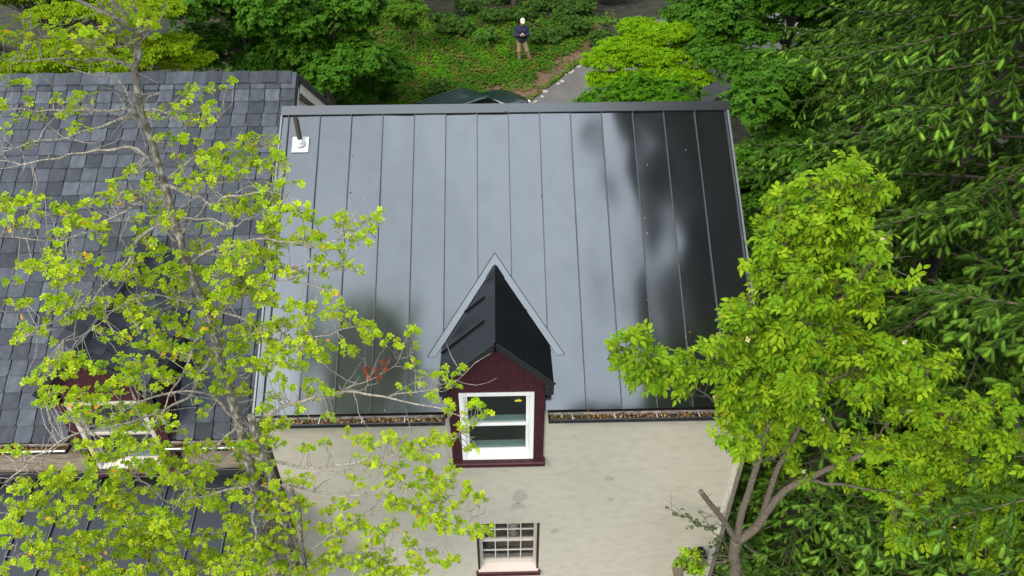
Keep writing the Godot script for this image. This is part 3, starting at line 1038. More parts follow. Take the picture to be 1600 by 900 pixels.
# leaves in pairs along a short stem lying in +x, tips hanging
func spray_mesh(pairs: int, l: float, w: float, gap: float, seed_: int) -> Mesh:
	rng.seed = seed_
	var st := begin()
	for k in pairs * 2 + 1:
		var s := 0.0 if k == pairs * 2 else (1.0 if k % 2 else -1.0)
		var at_x: float = gap * (float(pairs) if k == pairs * 2 else floor(k / 2.0))
		var yaw := s * rng.randf_range(0.7, 1.25) + rng.randf_range(-0.15, 0.15)
		var b := Basis(Vector3.UP, yaw) * Basis(Vector3(0, 0, 1), rng.randf_range(-0.75, 0.05)) * Basis(Vector3.RIGHT, rng.randf_range(-0.5, 0.5))
		var sc := rng.randf_range(0.65, 1.1)
		var o := Vector3(at_x, -at_x * 0.25, 0)
		var p := func(x: float, y: float, z: float) -> Vector3: return o + b * (Vector3(x * l, y * l, z * w) * sc)
		var base: Vector3 = p.call(0.06, 0.0, 0.0)
		var c1: Vector3 = p.call(0.4, 0.03, 0.0)
		var tip: Vector3 = p.call(1.0, -0.22, 0.0)
		for q in [-1, 1]:
			var m1: Vector3 = p.call(0.3, 0.08, 0.44 * q)
			var m2: Vector3 = p.call(0.62, 0.0, 0.4 * q)
			tri(st, base, m1, c1)
			tri(st, c1, m1, m2)
			tri(st, c1, m2, tip)
	return done(st)

func diamond_mesh(n: int, l: float, w: float, rise: float, droop: float) -> Mesh:
	var st := begin()
	for k in n:
		var a := TAU * k / n + 0.5 * sin(k * 5.1)
		var sc := 1.0 - 0.3 * fposmod(sin(k * 12.9) * 43.7, 1.0)
		var d := Vector3(cos(a), 0, sin(a))
		var s := Vector3(-sin(a), 0, cos(a))
		var base := d * l * 0.15 * sc
		var tip := d * l * sc + Vector3.UP * l * (rise - droop)
		var mid := d * l * 0.5 * sc + Vector3.UP * l * (rise * 0.5)
		tri(st, base, mid - s * w * 0.5 * sc, tip)
		tri(st, base, tip, mid + s * w * 0.5 * sc)
	return done(st)

# a spruce shoot along +y: a spindle of needles
func shoot_mesh(seed_: int, needles: int, fat: float) -> Mesh:
	rng.seed = seed_
	var st := begin()
	var sides := 5
	var rr := [0.32, 0.68, 0.76, 0.66, 0.34]
	var yy := [0.0, 0.22, 0.6, 0.86, 1.0]
	for i in 4:
		for k in sides:
			var a0 := TAU * k / sides
			var a1 := TAU * (k + 1) / sides
			var r0: float = rr[i] * fat * 0.72
			var r1: float = rr[i + 1] * fat * 0.72
			quad(st, Vector3(cos(a0) * r0, yy[i], -sin(a0) * r0), Vector3(cos(a1) * r0, yy[i], -sin(a1) * r0), Vector3(cos(a1) * r1, yy[i + 1], -sin(a1) * r1), Vector3(cos(a0) * r1, yy[i + 1], -sin(a0) * r1))
	for i in needles:
		var y := rng.randf_range(0.02, 0.95)
		var a := rng.randf() * TAU
		var d := Vector3(cos(a), 0.75, sin(a)).normalized()
		var s := Vector3(-sin(a), 0, cos(a)) * 0.026
		var r := fat * (1.0 - 0.5 * pow(abs(y - 0.5) * 2.0, 2.0)) * 0.95
		var p := Vector3(0, y, 0) + Vector3(cos(a), 0, sin(a)) * fat * 0.3
		tri(st, p - s, p + s, p + d * r)
	return done(st)

func tint(c: Color, spread := 0.2) -> Color:
	var k := 1.0 + rng.randf_range(-spread, spread)
	var j := rng.randf_range(-0.1, 0.1)
	return Color(c.r * k * (1.0 + j), c.g * k, c.b * k * (1.0 - j))

func facing(n: Vector3) -> Basis:
	var y := n.normalized()
	var x := y.cross(Vector3(rng.randf_range(-1, 1), rng.randf_range(-1, 1), rng.randf_range(-1, 1)))
	if x.length() < 0.01:
		x = y.cross(Vector3(0.3, 0.2, 0.9))
	x = x.normalized()
	return Basis(x, y, x.cross(y))

# ---------------------------------------------------------------- near trees traced from the photograph: limbs as pixel paths on the trunk's plane, leaves on twigs
# limbs: [start radius, end radius, end offset towards the camera in metres, x, y, x, y ...]
func near_tree(called: String, label: String, z0: float, limbs: Array, clumps: Array, opt: Dictionary) -> Node3D:
	rng.seed = opt.seed
	var foot: Vector3 = opt.foot
	var t := thing(called, label, "tree", foot)
	var trunk := begin(true)
	var wood := begin(true)
	var skeleton := []
	for i in limbs.size():
		var L: Array = limbs[i]
		var n := (L.size() - 3) / 2
		var pts := []
		for k in n:
			var x: float = L[3 + 2 * k]
			var y: float = L[4 + 2 * k]
			var off: float = L[2] * pow(float(k) / max(1, n - 1), 1.3)
			var d := depth_z(x, y, z0) - off
			pts.append(at(x, y, d) - foot)
		if i < opt.trunks:
			if opt.get("rooted", true) and i == 0:
				pts.push_front(Vector3(0, -0.15, 0))
		var line := smooth_line(pts, 0.07)
		var radii := []
		for k in line.size():
			var f: float = float(k) / max(1, line.size() - 1)
			var wob := 1.0 + 0.1 * sin(k * 1.7 + i) * (1.0 if i >= opt.trunks else 0.6)
			radii.append(lerp(float(L[0]), float(L[1]), pow(f, 0.8)) * wob * (1.0 if i < opt.trunks else float(opt.get("thin", 1.0))))
			if i >= opt.trunks or f > 0.3:
				var px := pixel(line[k] + foot)
				skeleton.append([px.x, px.y, line[k], radii[k]])
		# a little crookedness
		if i >= opt.trunks:
			for k in range(1, line.size()):
				line[k] += Vector3(sin(k * 1.3 + i * 2.0), cos(k * 0.9 + i), sin(k * 0.7 + i * 3.1)) * 0.008
		tube(trunk if i < opt.trunks else wood, line, radii, 9 if i < opt.trunks else 6)
	build(trunk, "trunk", opt.get("trunk_bark", opt.bark), t)
	# leaves: every clump hangs on a twig from the nearest limb
	var leaves := []
	var cols := []
	var yellow := []
	var ycols := []
	var loose := []
	for c in clumps:
		loose.append([c[0], c[1], c[2] * 0.8, c[3] * 0.8])
		for k in opt.get("satellites", 0):
			loose.append([c[0] + rng.randf_range(-1.7, 1.7) * c[2], c[1] + rng.randf_range(-1.9, 1.9) * c[3], c[2] * rng.randf_range(0.3, 0.65), c[3] * rng.randf_range(0.35, 0.7)])
	for c in loose:
		var best := 1e9
		var from: Array = skeleton[0]
		for s in skeleton:
			var dd: float = (s[0] - c[0]) * (s[0] - c[0]) + (s[1] - c[1] - 6.0) * (s[1] - c[1] - 6.0)
			if dd < best:
				best = dd
				from = s
		var dep: float = pixel(from[2] + foot).z + rng.randf_range(-opt.depth, opt.depth)
		if opt.has("nearest"):
			dep = max(dep, opt.nearest)
		if opt.has("house"):
			# leaves stay outside the roof and the wall
			var d := ray(c[0], c[1])
			var nrm := Vector3(0, 1, TAN)
			var tr := (Vector3(0, RIDGE_Y, 0) - CAM).dot(nrm) / d.dot(nrm)
			var tw := (WALL_Z - CAM.z) / d.z
			var far: float = max(tr, tw) - 0.45
			if CAM.x + d.x * far < 3.4:
				dep = min(dep, far)
		var mid := at(c[0], c[1] + c[3] * 0.5, dep) - foot
		if best > 40.0:
			var bend: Vector3 = (from[2] + mid) * 0.5 + Vector3(rng.randf_range(-0.05, 0.05), -0.03, rng.randf_range(-0.05, 0.05))
			var r0: float = min(from[3] * 0.7, 0.0045)
			tube(wood, [from[2], bend, mid], [r0, r0 * 0.8, r0 * 0.55], 5, false)
		var px_m := dep / FOCAL
		var count: int = max(2, int(opt.density * c[2] * c[3] * px_m * px_m * (opt.get("top_share", 1.0) if c[1] < 300 else 1.0)))
		for k in count:
			var a := rng.randf() * TAU
			var rr: float = sqrt(rng.randf()) * opt.get("spread", 1.0)
			var p := at(c[0] + cos(a) * rr * c[2], c[1] + sin(a) * rr * c[3], dep + rng.randf_range(-1.0, 1.0) * c[2] * px_m * 1.4) - foot
			if rng.randf() < opt.twiggy:
				tube(wood, [mid, (mid + p) * 0.5 + Vector3(rng.randf_range(-0.02, 0.02), -0.012, 0), p], [0.0026, 0.0022, 0.0015], 4, false)
			var nrm2 := Vector3(rng.randf_range(-1, 1), rng.randf_range(0.5, 2.0), rng.randf_range(-0.6, 1.3))
			var xf := Transform3D(facing(nrm2).scaled(Vector3.ONE * rng.randf_range(0.7, 1.15)), p)
			if rng.randf() < opt.yellow:
				yellow.append(xf)
				ycols.append(tint(opt.ycol))
			else:
				leaves.append(xf)
				cols.append(tint(opt.col.lerp(opt.col2, rng.randf()), 0.2))
	# bare twigs
	for k in opt.bare:
		var s: Array = skeleton[rng.randi() % skeleton.size()]
		var dirn := (RT * rng.randf_range(-1, 1) + UPV * rng.randf_range(-0.6, 1.0) - FW * rng.randf_range(-0.5, 0.5)).normalized()
		var p: Vector3 = s[2]
		var pts := [p]
		var l := rng.randf_range(0.08, 0.4)
		for q in 4:
			dirn = (dirn + Vector3(rng.randf_range(-0.3, 0.3), rng.randf_range(-0.15, 0.3), rng.randf_range(-0.3, 0.3))).normalized()
			p += dirn * l * 0.25
			pts.append(p)
		tube(wood, pts, [0.0042, 0.0036, 0.003, 0.0022, 0.0012], 5, false)
	build(wood, "branches", opt.bark, t)
	multi("crown", opt.leaf, M.leaf, leaves, cols, t)
	if yellow.size():
		multi("turned_leaves", opt.get("one_leaf", opt.leaf), M.leaf, yellow, ycols, t)
	print(called, " leaves ", leaves.size())
	return t

func make_near_left_tree() -> void:
	var limbs := [
		[0.1, 0.018, 0.0, 437, 905, 418, 830, 400, 770, 385, 705, 370, 650, 352, 590, 335, 525, 318, 475, 303, 440, 290, 400, 275, 350, 262, 305, 250, 265, 240, 230, 228, 195, 220, 170, 213, 130, 210, 105, 218, 86, 214, 66, 221, 44],
		[0.06, 0.032, 0.15, 470, 930, 452, 850, 430, 770, 408, 700, 392, 650],
		[0.045, 0.022, 0.5, 480, 930, 470, 850, 466, 800, 452, 760],
		[0.026, 0.016, 0.1, 216, 88, 200, 60, 176, 28, 158, 4, 145, -20],
		[0.018, 0.006, 0.2, 210, 103, 185, 96, 150, 92, 110, 92, 50, 95, 0, 90],
		[0.02, 0.006, -0.3, 214, 178, 195, 172, 160, 172, 100, 173, 40, 172, -5, 170],
		[0.02, 0.006, 0.4, 216, 184, 185, 185, 155, 200, 110, 212, 60, 222, -5, 238],
		[0.019, 0.006, -0.2, 212, 176, 200, 148, 188, 130, 170, 118, 140, 116, 110, 110],
		[0.009, 0.004, 0.1, 166, 116, 162, 85, 160, 60],
		[0.015, 0.005, 0.3, 224, 172, 235, 171, 255, 176, 275, 183, 305, 190, 340, 186],
		[0.012, 0.005, 0.1, 222, 170, 235, 152, 250, 145],
		[0.02, 0.006, -0.4, 236, 250, 215, 235, 190, 230, 170, 234, 120, 240, 75, 250, 40, 255, -5, 252],
		[0.026, 0.006, 0.5, 255, 288, 275, 295, 290, 300, 318, 314, 332, 320, 345, 312, 370, 306, 410, 300, 445, 305],
		[0.014, 0.005, 0.2, 284, 366, 300, 345, 320, 325, 332, 300, 350, 285],
		[0.014, 0.005, -0.3, 260, 282, 280, 262, 300, 250, 330, 232, 362, 222],
		[0.019, 0.006, 0.5, 258, 310, 230, 315, 195, 328, 170, 342, 145, 360, 115, 370, 60, 375, -5, 368],
		[0.014, 0.005, 0.3, 253, 337, 215, 338, 180, 345, 150, 352, 125, 360],
		[0.014, 0.005, -0.2, 276, 378, 262, 366, 256, 352],
		[0.016, 0.005, 0.4, 278, 342, 300, 341, 325, 343, 360, 352, 385, 345, 410, 330],
		[0.026, 0.007, 0.7, 297, 412, 320, 395, 350, 385, 380, 380, 420, 372, 455, 380, 490, 385, 530, 375, 575, 360],
		[0.014, 0.006, 0.4, 318, 398, 350, 397, 385, 397, 420, 405, 460, 420, 510, 425, 550, 412],
		[0.025, 0.008, 0.7, 262, 345, 240, 354, 225, 368, 210, 385, 200, 408, 180, 430, 158, 450, 145, 470, 120, 482, 90, 500, 60, 512],
		[0.016, 0.006, 0.5, 305, 472, 280, 468, 255, 462, 235, 460, 205, 470, 170, 490, 140, 520, 100, 530],
		[0.02, 0.007, 1.0, 328, 495, 305, 535, 293, 570, 275, 600, 255, 640, 235, 672, 215, 700],
		[0.022, 0.006, 0.7, 338, 530, 350, 485, 375, 465, 400, 455, 430, 440, 460, 438, 500, 450],
		[0.018, 0.006, 0.5, 328, 490, 345, 487, 370, 495, 400, 505, 430, 520, 470, 532, 520, 520, 560, 508],
		[0.03, 0.008, 0.6, 368, 655, 335, 622, 310, 612, 270, 613, 215, 630, 170, 655, 130, 668],
		[0.026, 0.01, 1.0, 330, 560, 308, 592, 298, 620, 270, 632, 240, 648, 200, 660, 160, 670, 125, 677, 90, 692, 50, 720, 15, 748],
		[0.04, 0.008, 0.9, 392, 668, 430, 642, 480, 624, 530, 614, 572, 615, 605, 621, 650, 632, 690, 638, 715, 648],
		[0.012, 0.004, 0.2, 530, 613, 560, 600, 590, 588, 612, 575, 625, 562, 640, 555],
		[0.01, 0.004, 0.1, 572, 614, 574, 590, 570, 562],
		[0.012, 0.004, 0.3, 605, 621, 622, 615, 650, 613, 690, 603, 722, 588],
		[0.03, 0.007, 0.9, 392, 712, 430, 722, 490, 731, 540, 725, 600, 713, 660, 701, 705, 688, 740, 660],
		[0.024, 0.007, 1.0, 408, 758, 470, 762, 510, 772, 560, 775, 600, 770, 650, 763, 700, 775],
		[0.014, 0.005, 0.6, 490, 765, 520, 745, 555, 728, 580, 740, 620, 728],
		[0.024, 0.007, 1.3, 452, 880, 500, 850, 535, 822, 580, 800, 620, 788, 670, 790, 730, 800, 748, 832],
		[0.02, 0.006, 1.0, 470, 880, 540, 865, 600, 855, 650, 860, 700, 850],
		[0.026, 0.008, 1.0, 380, 660, 345, 690, 330, 710, 305, 735, 290, 765, 275, 792, 262, 820],
		[0.022, 0.007, 1.0, 385, 695, 350, 715, 320, 725, 290, 740, 240, 745, 190, 740, 140, 730],
		[0.028, 0.008, 1.2, 400, 755, 375, 762, 340, 770, 300, 778, 265, 785, 215, 750, 180, 785, 145, 797, 120, 800, 60, 800, -5, 801],
		[0.035, 0.012, 1.2, 405, 770, 395, 800, 400, 850, 385, 885, 350, 905],
		[0.02, 0.007, 1.4, 398, 800, 350, 830, 300, 835, 250, 850, 200, 850, 140, 870, 80, 860, 20, 870],
		[0.02, 0.007, 1.2, 420, 850, 370, 860, 330, 880, 280, 885, 230, 895],
		[0.014, 0.005, 1.2, 120, 678, 100, 690, 70, 715, 45, 735, -5, 765],
	]
	var clumps := [
		[60, 55, 50, 14], [140, 60, 60, 20], [222, 35, 26, 18], [185, 10, 36, 14], [110, 76, 45, 12], [25, 60, 22, 14], [15, 125, 20, 12], [40, 130, 7, 4], [230, 42, 16, 10],
		[43, 157, 5, 4], [92, 157, 6, 4], [60, 187, 12, 6], [90, 180, 12, 8], [140, 155, 17, 11], [122, 192, 14, 7], [128, 173, 6, 4], [8, 205, 12, 10], [40, 222, 9, 4], [4, 158, 5, 5],
		[257, 167, 10, 7], [290, 175, 32, 11], [325, 185, 24, 8], [312, 145, 22, 9], [355, 132, 11, 7], [295, 156, 15, 7], [264, 214, 12, 11], [290, 222, 14, 6], [350, 240, 44, 20], [390, 250, 20, 22], [328, 170, 10, 6],
		[425, 255, 24, 17], [440, 240, 12, 10], [420, 310, 18, 16], [440, 322, 12, 10], [456, 288, 11, 5],
		[215, 263, 9, 6], [200, 275, 10, 8], [183, 290, 9, 7], [165, 310, 16, 12], [180, 312, 12, 8], [205, 305, 8, 6], [235, 276, 4, 3], [225, 288, 5, 4], [135, 320, 13, 9], [105, 325, 11, 9], [30, 310, 20, 12], [55, 305, 10, 5], [52, 325, 11, 9], [10, 326, 10, 5],
		[30, 350, 32, 11], [115, 345, 16, 16], [140, 347, 12, 8], [100, 368, 12, 9], [155, 368, 18, 11], [85, 400, 17, 12], [250, 325, 13, 12], [265, 340, 13, 10], [220, 335, 7, 5], [240, 300, 15, 7], [218, 365, 14, 13], [250, 395, 18, 12], [200, 397, 10, 7],
		[295, 302, 13, 8], [300, 285, 26, 9], [345, 275, 34, 11], [370, 265, 28, 9], [365, 318, 16, 13], [390, 320, 18, 17], [335, 285, 12, 9], [330, 355, 20, 8], [312, 385, 18, 10], [375, 400, 34, 26], [390, 440, 34, 20], [300, 430, 26, 16], [270, 420, 26, 12], [215, 430, 28, 16], [180, 425, 22, 12], [100, 425, 32, 16], [45, 415, 20, 13], [240, 440, 24, 10], [130, 405, 15, 8], [345, 425, 26, 18],
		[430, 335, 13, 9], [465, 325, 22, 10], [490, 340, 18, 10], [530, 345, 11, 13], [555, 356, 13, 8], [592, 340, 12, 8], [577, 360, 9, 7], [570, 370, 6, 5], [545, 380, 13, 8], [500, 370, 17, 9], [470, 370, 14, 7], [440, 380, 18, 10], [515, 385, 18, 8], [505, 405, 11, 8], [540, 405, 6, 8], [557, 420, 8, 5], [490, 420, 11, 7], [420, 400, 22, 12], [430, 420, 18, 9], [460, 430, 13, 9], [410, 440, 20, 12],
		[420, 470, 24, 14], [465, 475, 14, 9], [490, 480, 10, 7], [520, 466, 14, 10], [525, 485, 13, 8], [535, 495, 9, 7], [560, 505, 16, 9], [575, 515, 13, 9], [600, 530, 11, 9], [570, 530, 11, 9], [545, 550, 14, 9], [510, 540, 18, 11], [470, 540, 26, 13], [430, 535, 26, 13], [420, 565, 24, 13], [460, 570, 18, 9], [500, 555, 14, 7], [440, 590, 11, 6], [480, 602, 7, 5], [500, 600, 9, 7], [515, 614, 11, 7], [490, 620, 9, 6], [455, 605, 9, 6], [470, 636, 7, 5], [508, 650, 8, 5], [430, 620, 10, 6], [445, 505, 20, 12], [480, 505, 16, 10],
		[640, 515, 5, 5], [655, 520, 4, 4], [622, 540, 5, 4], [650, 540, 6, 4], [648, 565, 8, 5], [630, 607, 6, 4], [657, 602, 5, 4], [672, 588, 8, 4], [655, 586, 4, 3], [696, 580, 5, 5], [712, 598, 6, 5], [725, 576, 5, 5], [676, 620, 9, 7], [696, 626, 7, 5], [706, 636, 6, 4], [737, 635, 13, 5], [747, 627, 7, 4], [764, 645, 6, 3], [736, 658, 13, 7], [724, 672, 8, 6], [700, 590, 6, 4],
		[560, 690, 13, 9], [580, 695, 18, 9], [620, 690, 18, 9], [640, 700, 11, 7], [665, 690, 10, 8], [690, 685, 12, 9], [650, 715, 10, 7], [670, 716, 10, 5], [575, 722, 11, 7], [590, 726, 8, 5], [620, 730, 18, 7], [660, 745, 18, 13], [680, 750, 10, 9], [705, 732, 8, 6], [620, 746, 8, 6], [548, 746, 5, 4], [565, 755, 8, 6], [640, 760, 11, 6], [602, 758, 10, 5], [690, 758, 8, 8], [708, 756, 6, 8], [730, 766, 12, 11], [753, 776, 5, 7], [725, 781, 7, 5], [605, 776, 14, 7], [680, 780, 18, 12], [620, 790, 18, 11], [660, 795, 18, 11], [540, 790, 13, 9], [515, 796, 9, 7], [695, 802, 14, 9], [550, 815, 26, 12], [610, 820, 13, 9], [700, 826, 18, 11], [735, 832, 18, 10], [756, 835, 8, 4], [580, 842, 18, 9], [640, 846, 11, 7], [670, 862, 8, 8], [600, 872, 18, 9], [560, 880, 26, 12], [650, 882, 14, 9], [612, 892, 34, 8], [711, 872, 7, 8], [690, 880, 10, 6], [515, 872, 14, 9], [500, 892, 24, 8], [520, 850, 12, 8], [530, 830, 14, 8], [658, 818, 14, 10], [735, 700, 10, 6], [700, 690, 9, 6],
		[25, 475, 18, 7], [40, 518, 9, 9], [30, 530, 13, 9], [70, 515, 11, 11], [90, 480, 22, 13], [110, 470, 14, 9], [130, 485, 18, 11], [150, 470, 14, 7], [190, 475, 22, 13], [225, 490, 26, 13], [160, 520, 13, 7], [240, 520, 18, 12], [215, 515, 13, 9], [265, 500, 14, 13], [190, 530, 13, 9], [260, 540, 22, 12], [75, 570, 13, 9], [100, 556, 13, 9], [50, 592, 10, 7], [65, 596, 12, 6], [110, 580, 26, 13], [150, 576, 18, 10], [80, 612, 18, 10], [75, 630, 18, 7], [130, 612, 18, 10], [170, 602, 18, 10], [200, 592, 22, 10], [190, 560, 13, 7], [240, 570, 26, 13], [260, 590, 22, 10], [130, 641, 13, 7], [235, 641, 18, 9], [190, 676, 13, 7], [300, 510, 26, 16], [330, 560, 22, 16], [350, 582, 18, 10], [370, 540, 22, 16], [385, 520, 18, 13], [340, 611, 13, 8], [320, 641, 9, 7], [380, 611, 11, 9], [350, 462, 22, 11], [340, 482, 13, 9], [280, 470, 18, 10], [310, 585, 14, 9], [285, 555, 18, 10], [160, 625, 20, 8], [110, 655, 18, 8], [210, 640, 20, 9], [395, 570, 16, 10],
		[150, 640, 18, 9], [180, 655, 18, 9], [215, 665, 18, 9], [250, 655, 16, 9], [150, 690, 18, 9], [200, 700, 18, 9], [240, 690, 16, 9], [275, 670, 14, 8], [120, 625, 16, 8], [30, 790, 24, 12], [15, 820, 18, 12], [40, 760, 10, 8], [40, 750, 14, 7], [75, 745, 14, 9], [90, 755, 13, 7], [60, 775, 10, 6], [110, 740, 12, 8], [20, 700, 12, 6], [35, 706, 8, 4], [20, 765, 12, 8], [30, 880, 22, 8], [10, 850, 12, 8], [60, 850, 20, 8], [40, 830, 16, 8], [7, 895, 12, 6],
		[435, 780, 16, 10], [455, 800, 14, 9], [430, 760, 12, 8], [470, 820, 14, 9], [480, 790, 12, 8], [445, 890, 16, 8], [410, 870, 16, 9], [470, 895, 12, 7], [405, 700, 10, 7], [395, 745, 10, 7], [430, 690, 16, 10], [480, 700, 10, 6], [415, 730, 12, 7], [455, 750, 10, 7], [480, 745, 10, 6], [505, 690, 8, 5], [420, 800, 16, 10], [440, 830, 18, 10], [420, 850, 18, 10], [455, 860, 14, 8], [430, 880, 18, 9], [480, 870, 10, 7], [408, 640, 10, 7], [420, 660, 12, 7], [445, 665, 10, 6],
	]
	# the dense lower left of the crown
	rng.seed = 77
	for k in 150:
		var x := rng.randf_range(62, 410)
		var y := rng.randf_range(690, 900)
		if y < 745 and (x < 125 or rng.randf() < 0.35):
			continue
		clumps.append([x, y, rng.randf_range(10, 20), rng.randf_range(7, 11)])
	var foot := on_z(440, 900, 5.2)
	var t := near_tree("spring_leaf_tree", "lichen-barked tree with sparse yellow-green leaf whorls in front of the slate roof", 5.2, limbs, clumps, {
		"seed": 12, "foot": Vector3(foot.x + 0.05, 0.0, 5.2), "trunks": 3, "bark": M.bark_pale, "trunk_bark": M.lichen, "depth": 0.35, "density": 5600.0, "top_share": 0.6, "satellites": 2, "spread": 1.3, "twiggy": 0.7, "yellow": 0.016, "one_leaf": leaf_mesh(1, 0.05, 0.034, 0.2), "col2": Color(0.19, 0.33, 0.008), "col": Color(0.44, 0.53, 0.02), "ycol": Color(0.55, 0.3, 0.02),
		"leaf": leaf_mesh(5, 0.034, 0.022, 0.45, 0.3), "bare": 430, "thin": 0.54, "house": true, "nearest": 3.2})
	# the upper crown goes on above the picture; the roof mirrors it
	rng.seed = 19
	var xfs := []
	var cols := []
	var wood := begin(true)
	var tip := on_z(150, -12, 5.1) - t.position
	var tip2 := on_z(221, 46, 5.2) - t.position
	for k in 40:
		var c := Vector3(rng.randf_range(-1.2, 1.0), rng.randf_range(10.8, 12.4), rng.randf_range(-1.0, 1.1)) + Vector3(-0.45, 0, 0.35)
		var from := tip if k % 3 else tip2 + Vector3(0, 0.25, 0)
		if k < 3:
			from = tip2
		tube(wood, [from, (from + c) * 0.5 + Vector3(0, 0.15, 0), c], [0.013, 0.008, 0.004], 5, false)
		for q in 170:
			var p := c + Vector3(rng.randfn(0, 0.26), rng.randfn(0, 0.16), rng.randfn(0, 0.26))
			if p.y < 10.45:
				continue
			xfs.append(Transform3D(facing(Vector3(rng.randf_range(-1, 1), rng.randf_range(0.5, 2.0), rng.randf_range(-1, 1))).scaled(Vector3.ONE * rng.randf_range(0.9, 1.4)), p))
			cols.append(tint(Color(0.36, 0.46, 0.04), 0.22))
	build(wood, "top_branches", M.bark_pale, t)
	multi("top_crown", leaf_mesh(6, 0.043, 0.025, 0.45, 0.3), M.leaf, xfs, cols, t)
	# a few withered red leaves
	xfs = []
	cols = []
	for q in [[574, 578, 7], [588, 582, 7], [600, 568, 5]]:
		for k in 7:
			var p := at(q[0] + rng.randf_range(-4, 4), q[1] + rng.randf_range(-10, 8), depth_z(580, 600, 5.2) - 0.25 + rng.randf_range(-0.05, 0.05)) - t.position
			xfs.append(Transform3D(Basis(Vector3(0, 0, 1), rng.randf_range(-0.4, 0.4)) * Basis(Vector3(0, 1, 0), rng.randf() * TAU).scaled(Vector3.ONE * rng.randf_range(0.8, 1.3)), p))
			cols.append(tint(Color(0.22, 0.045, 0.02), 0.3))
	multi("withered_leaves", leaf_mesh(3, 0.034, 0.016, -1.1), M.leaf_dry, xfs, cols, t)

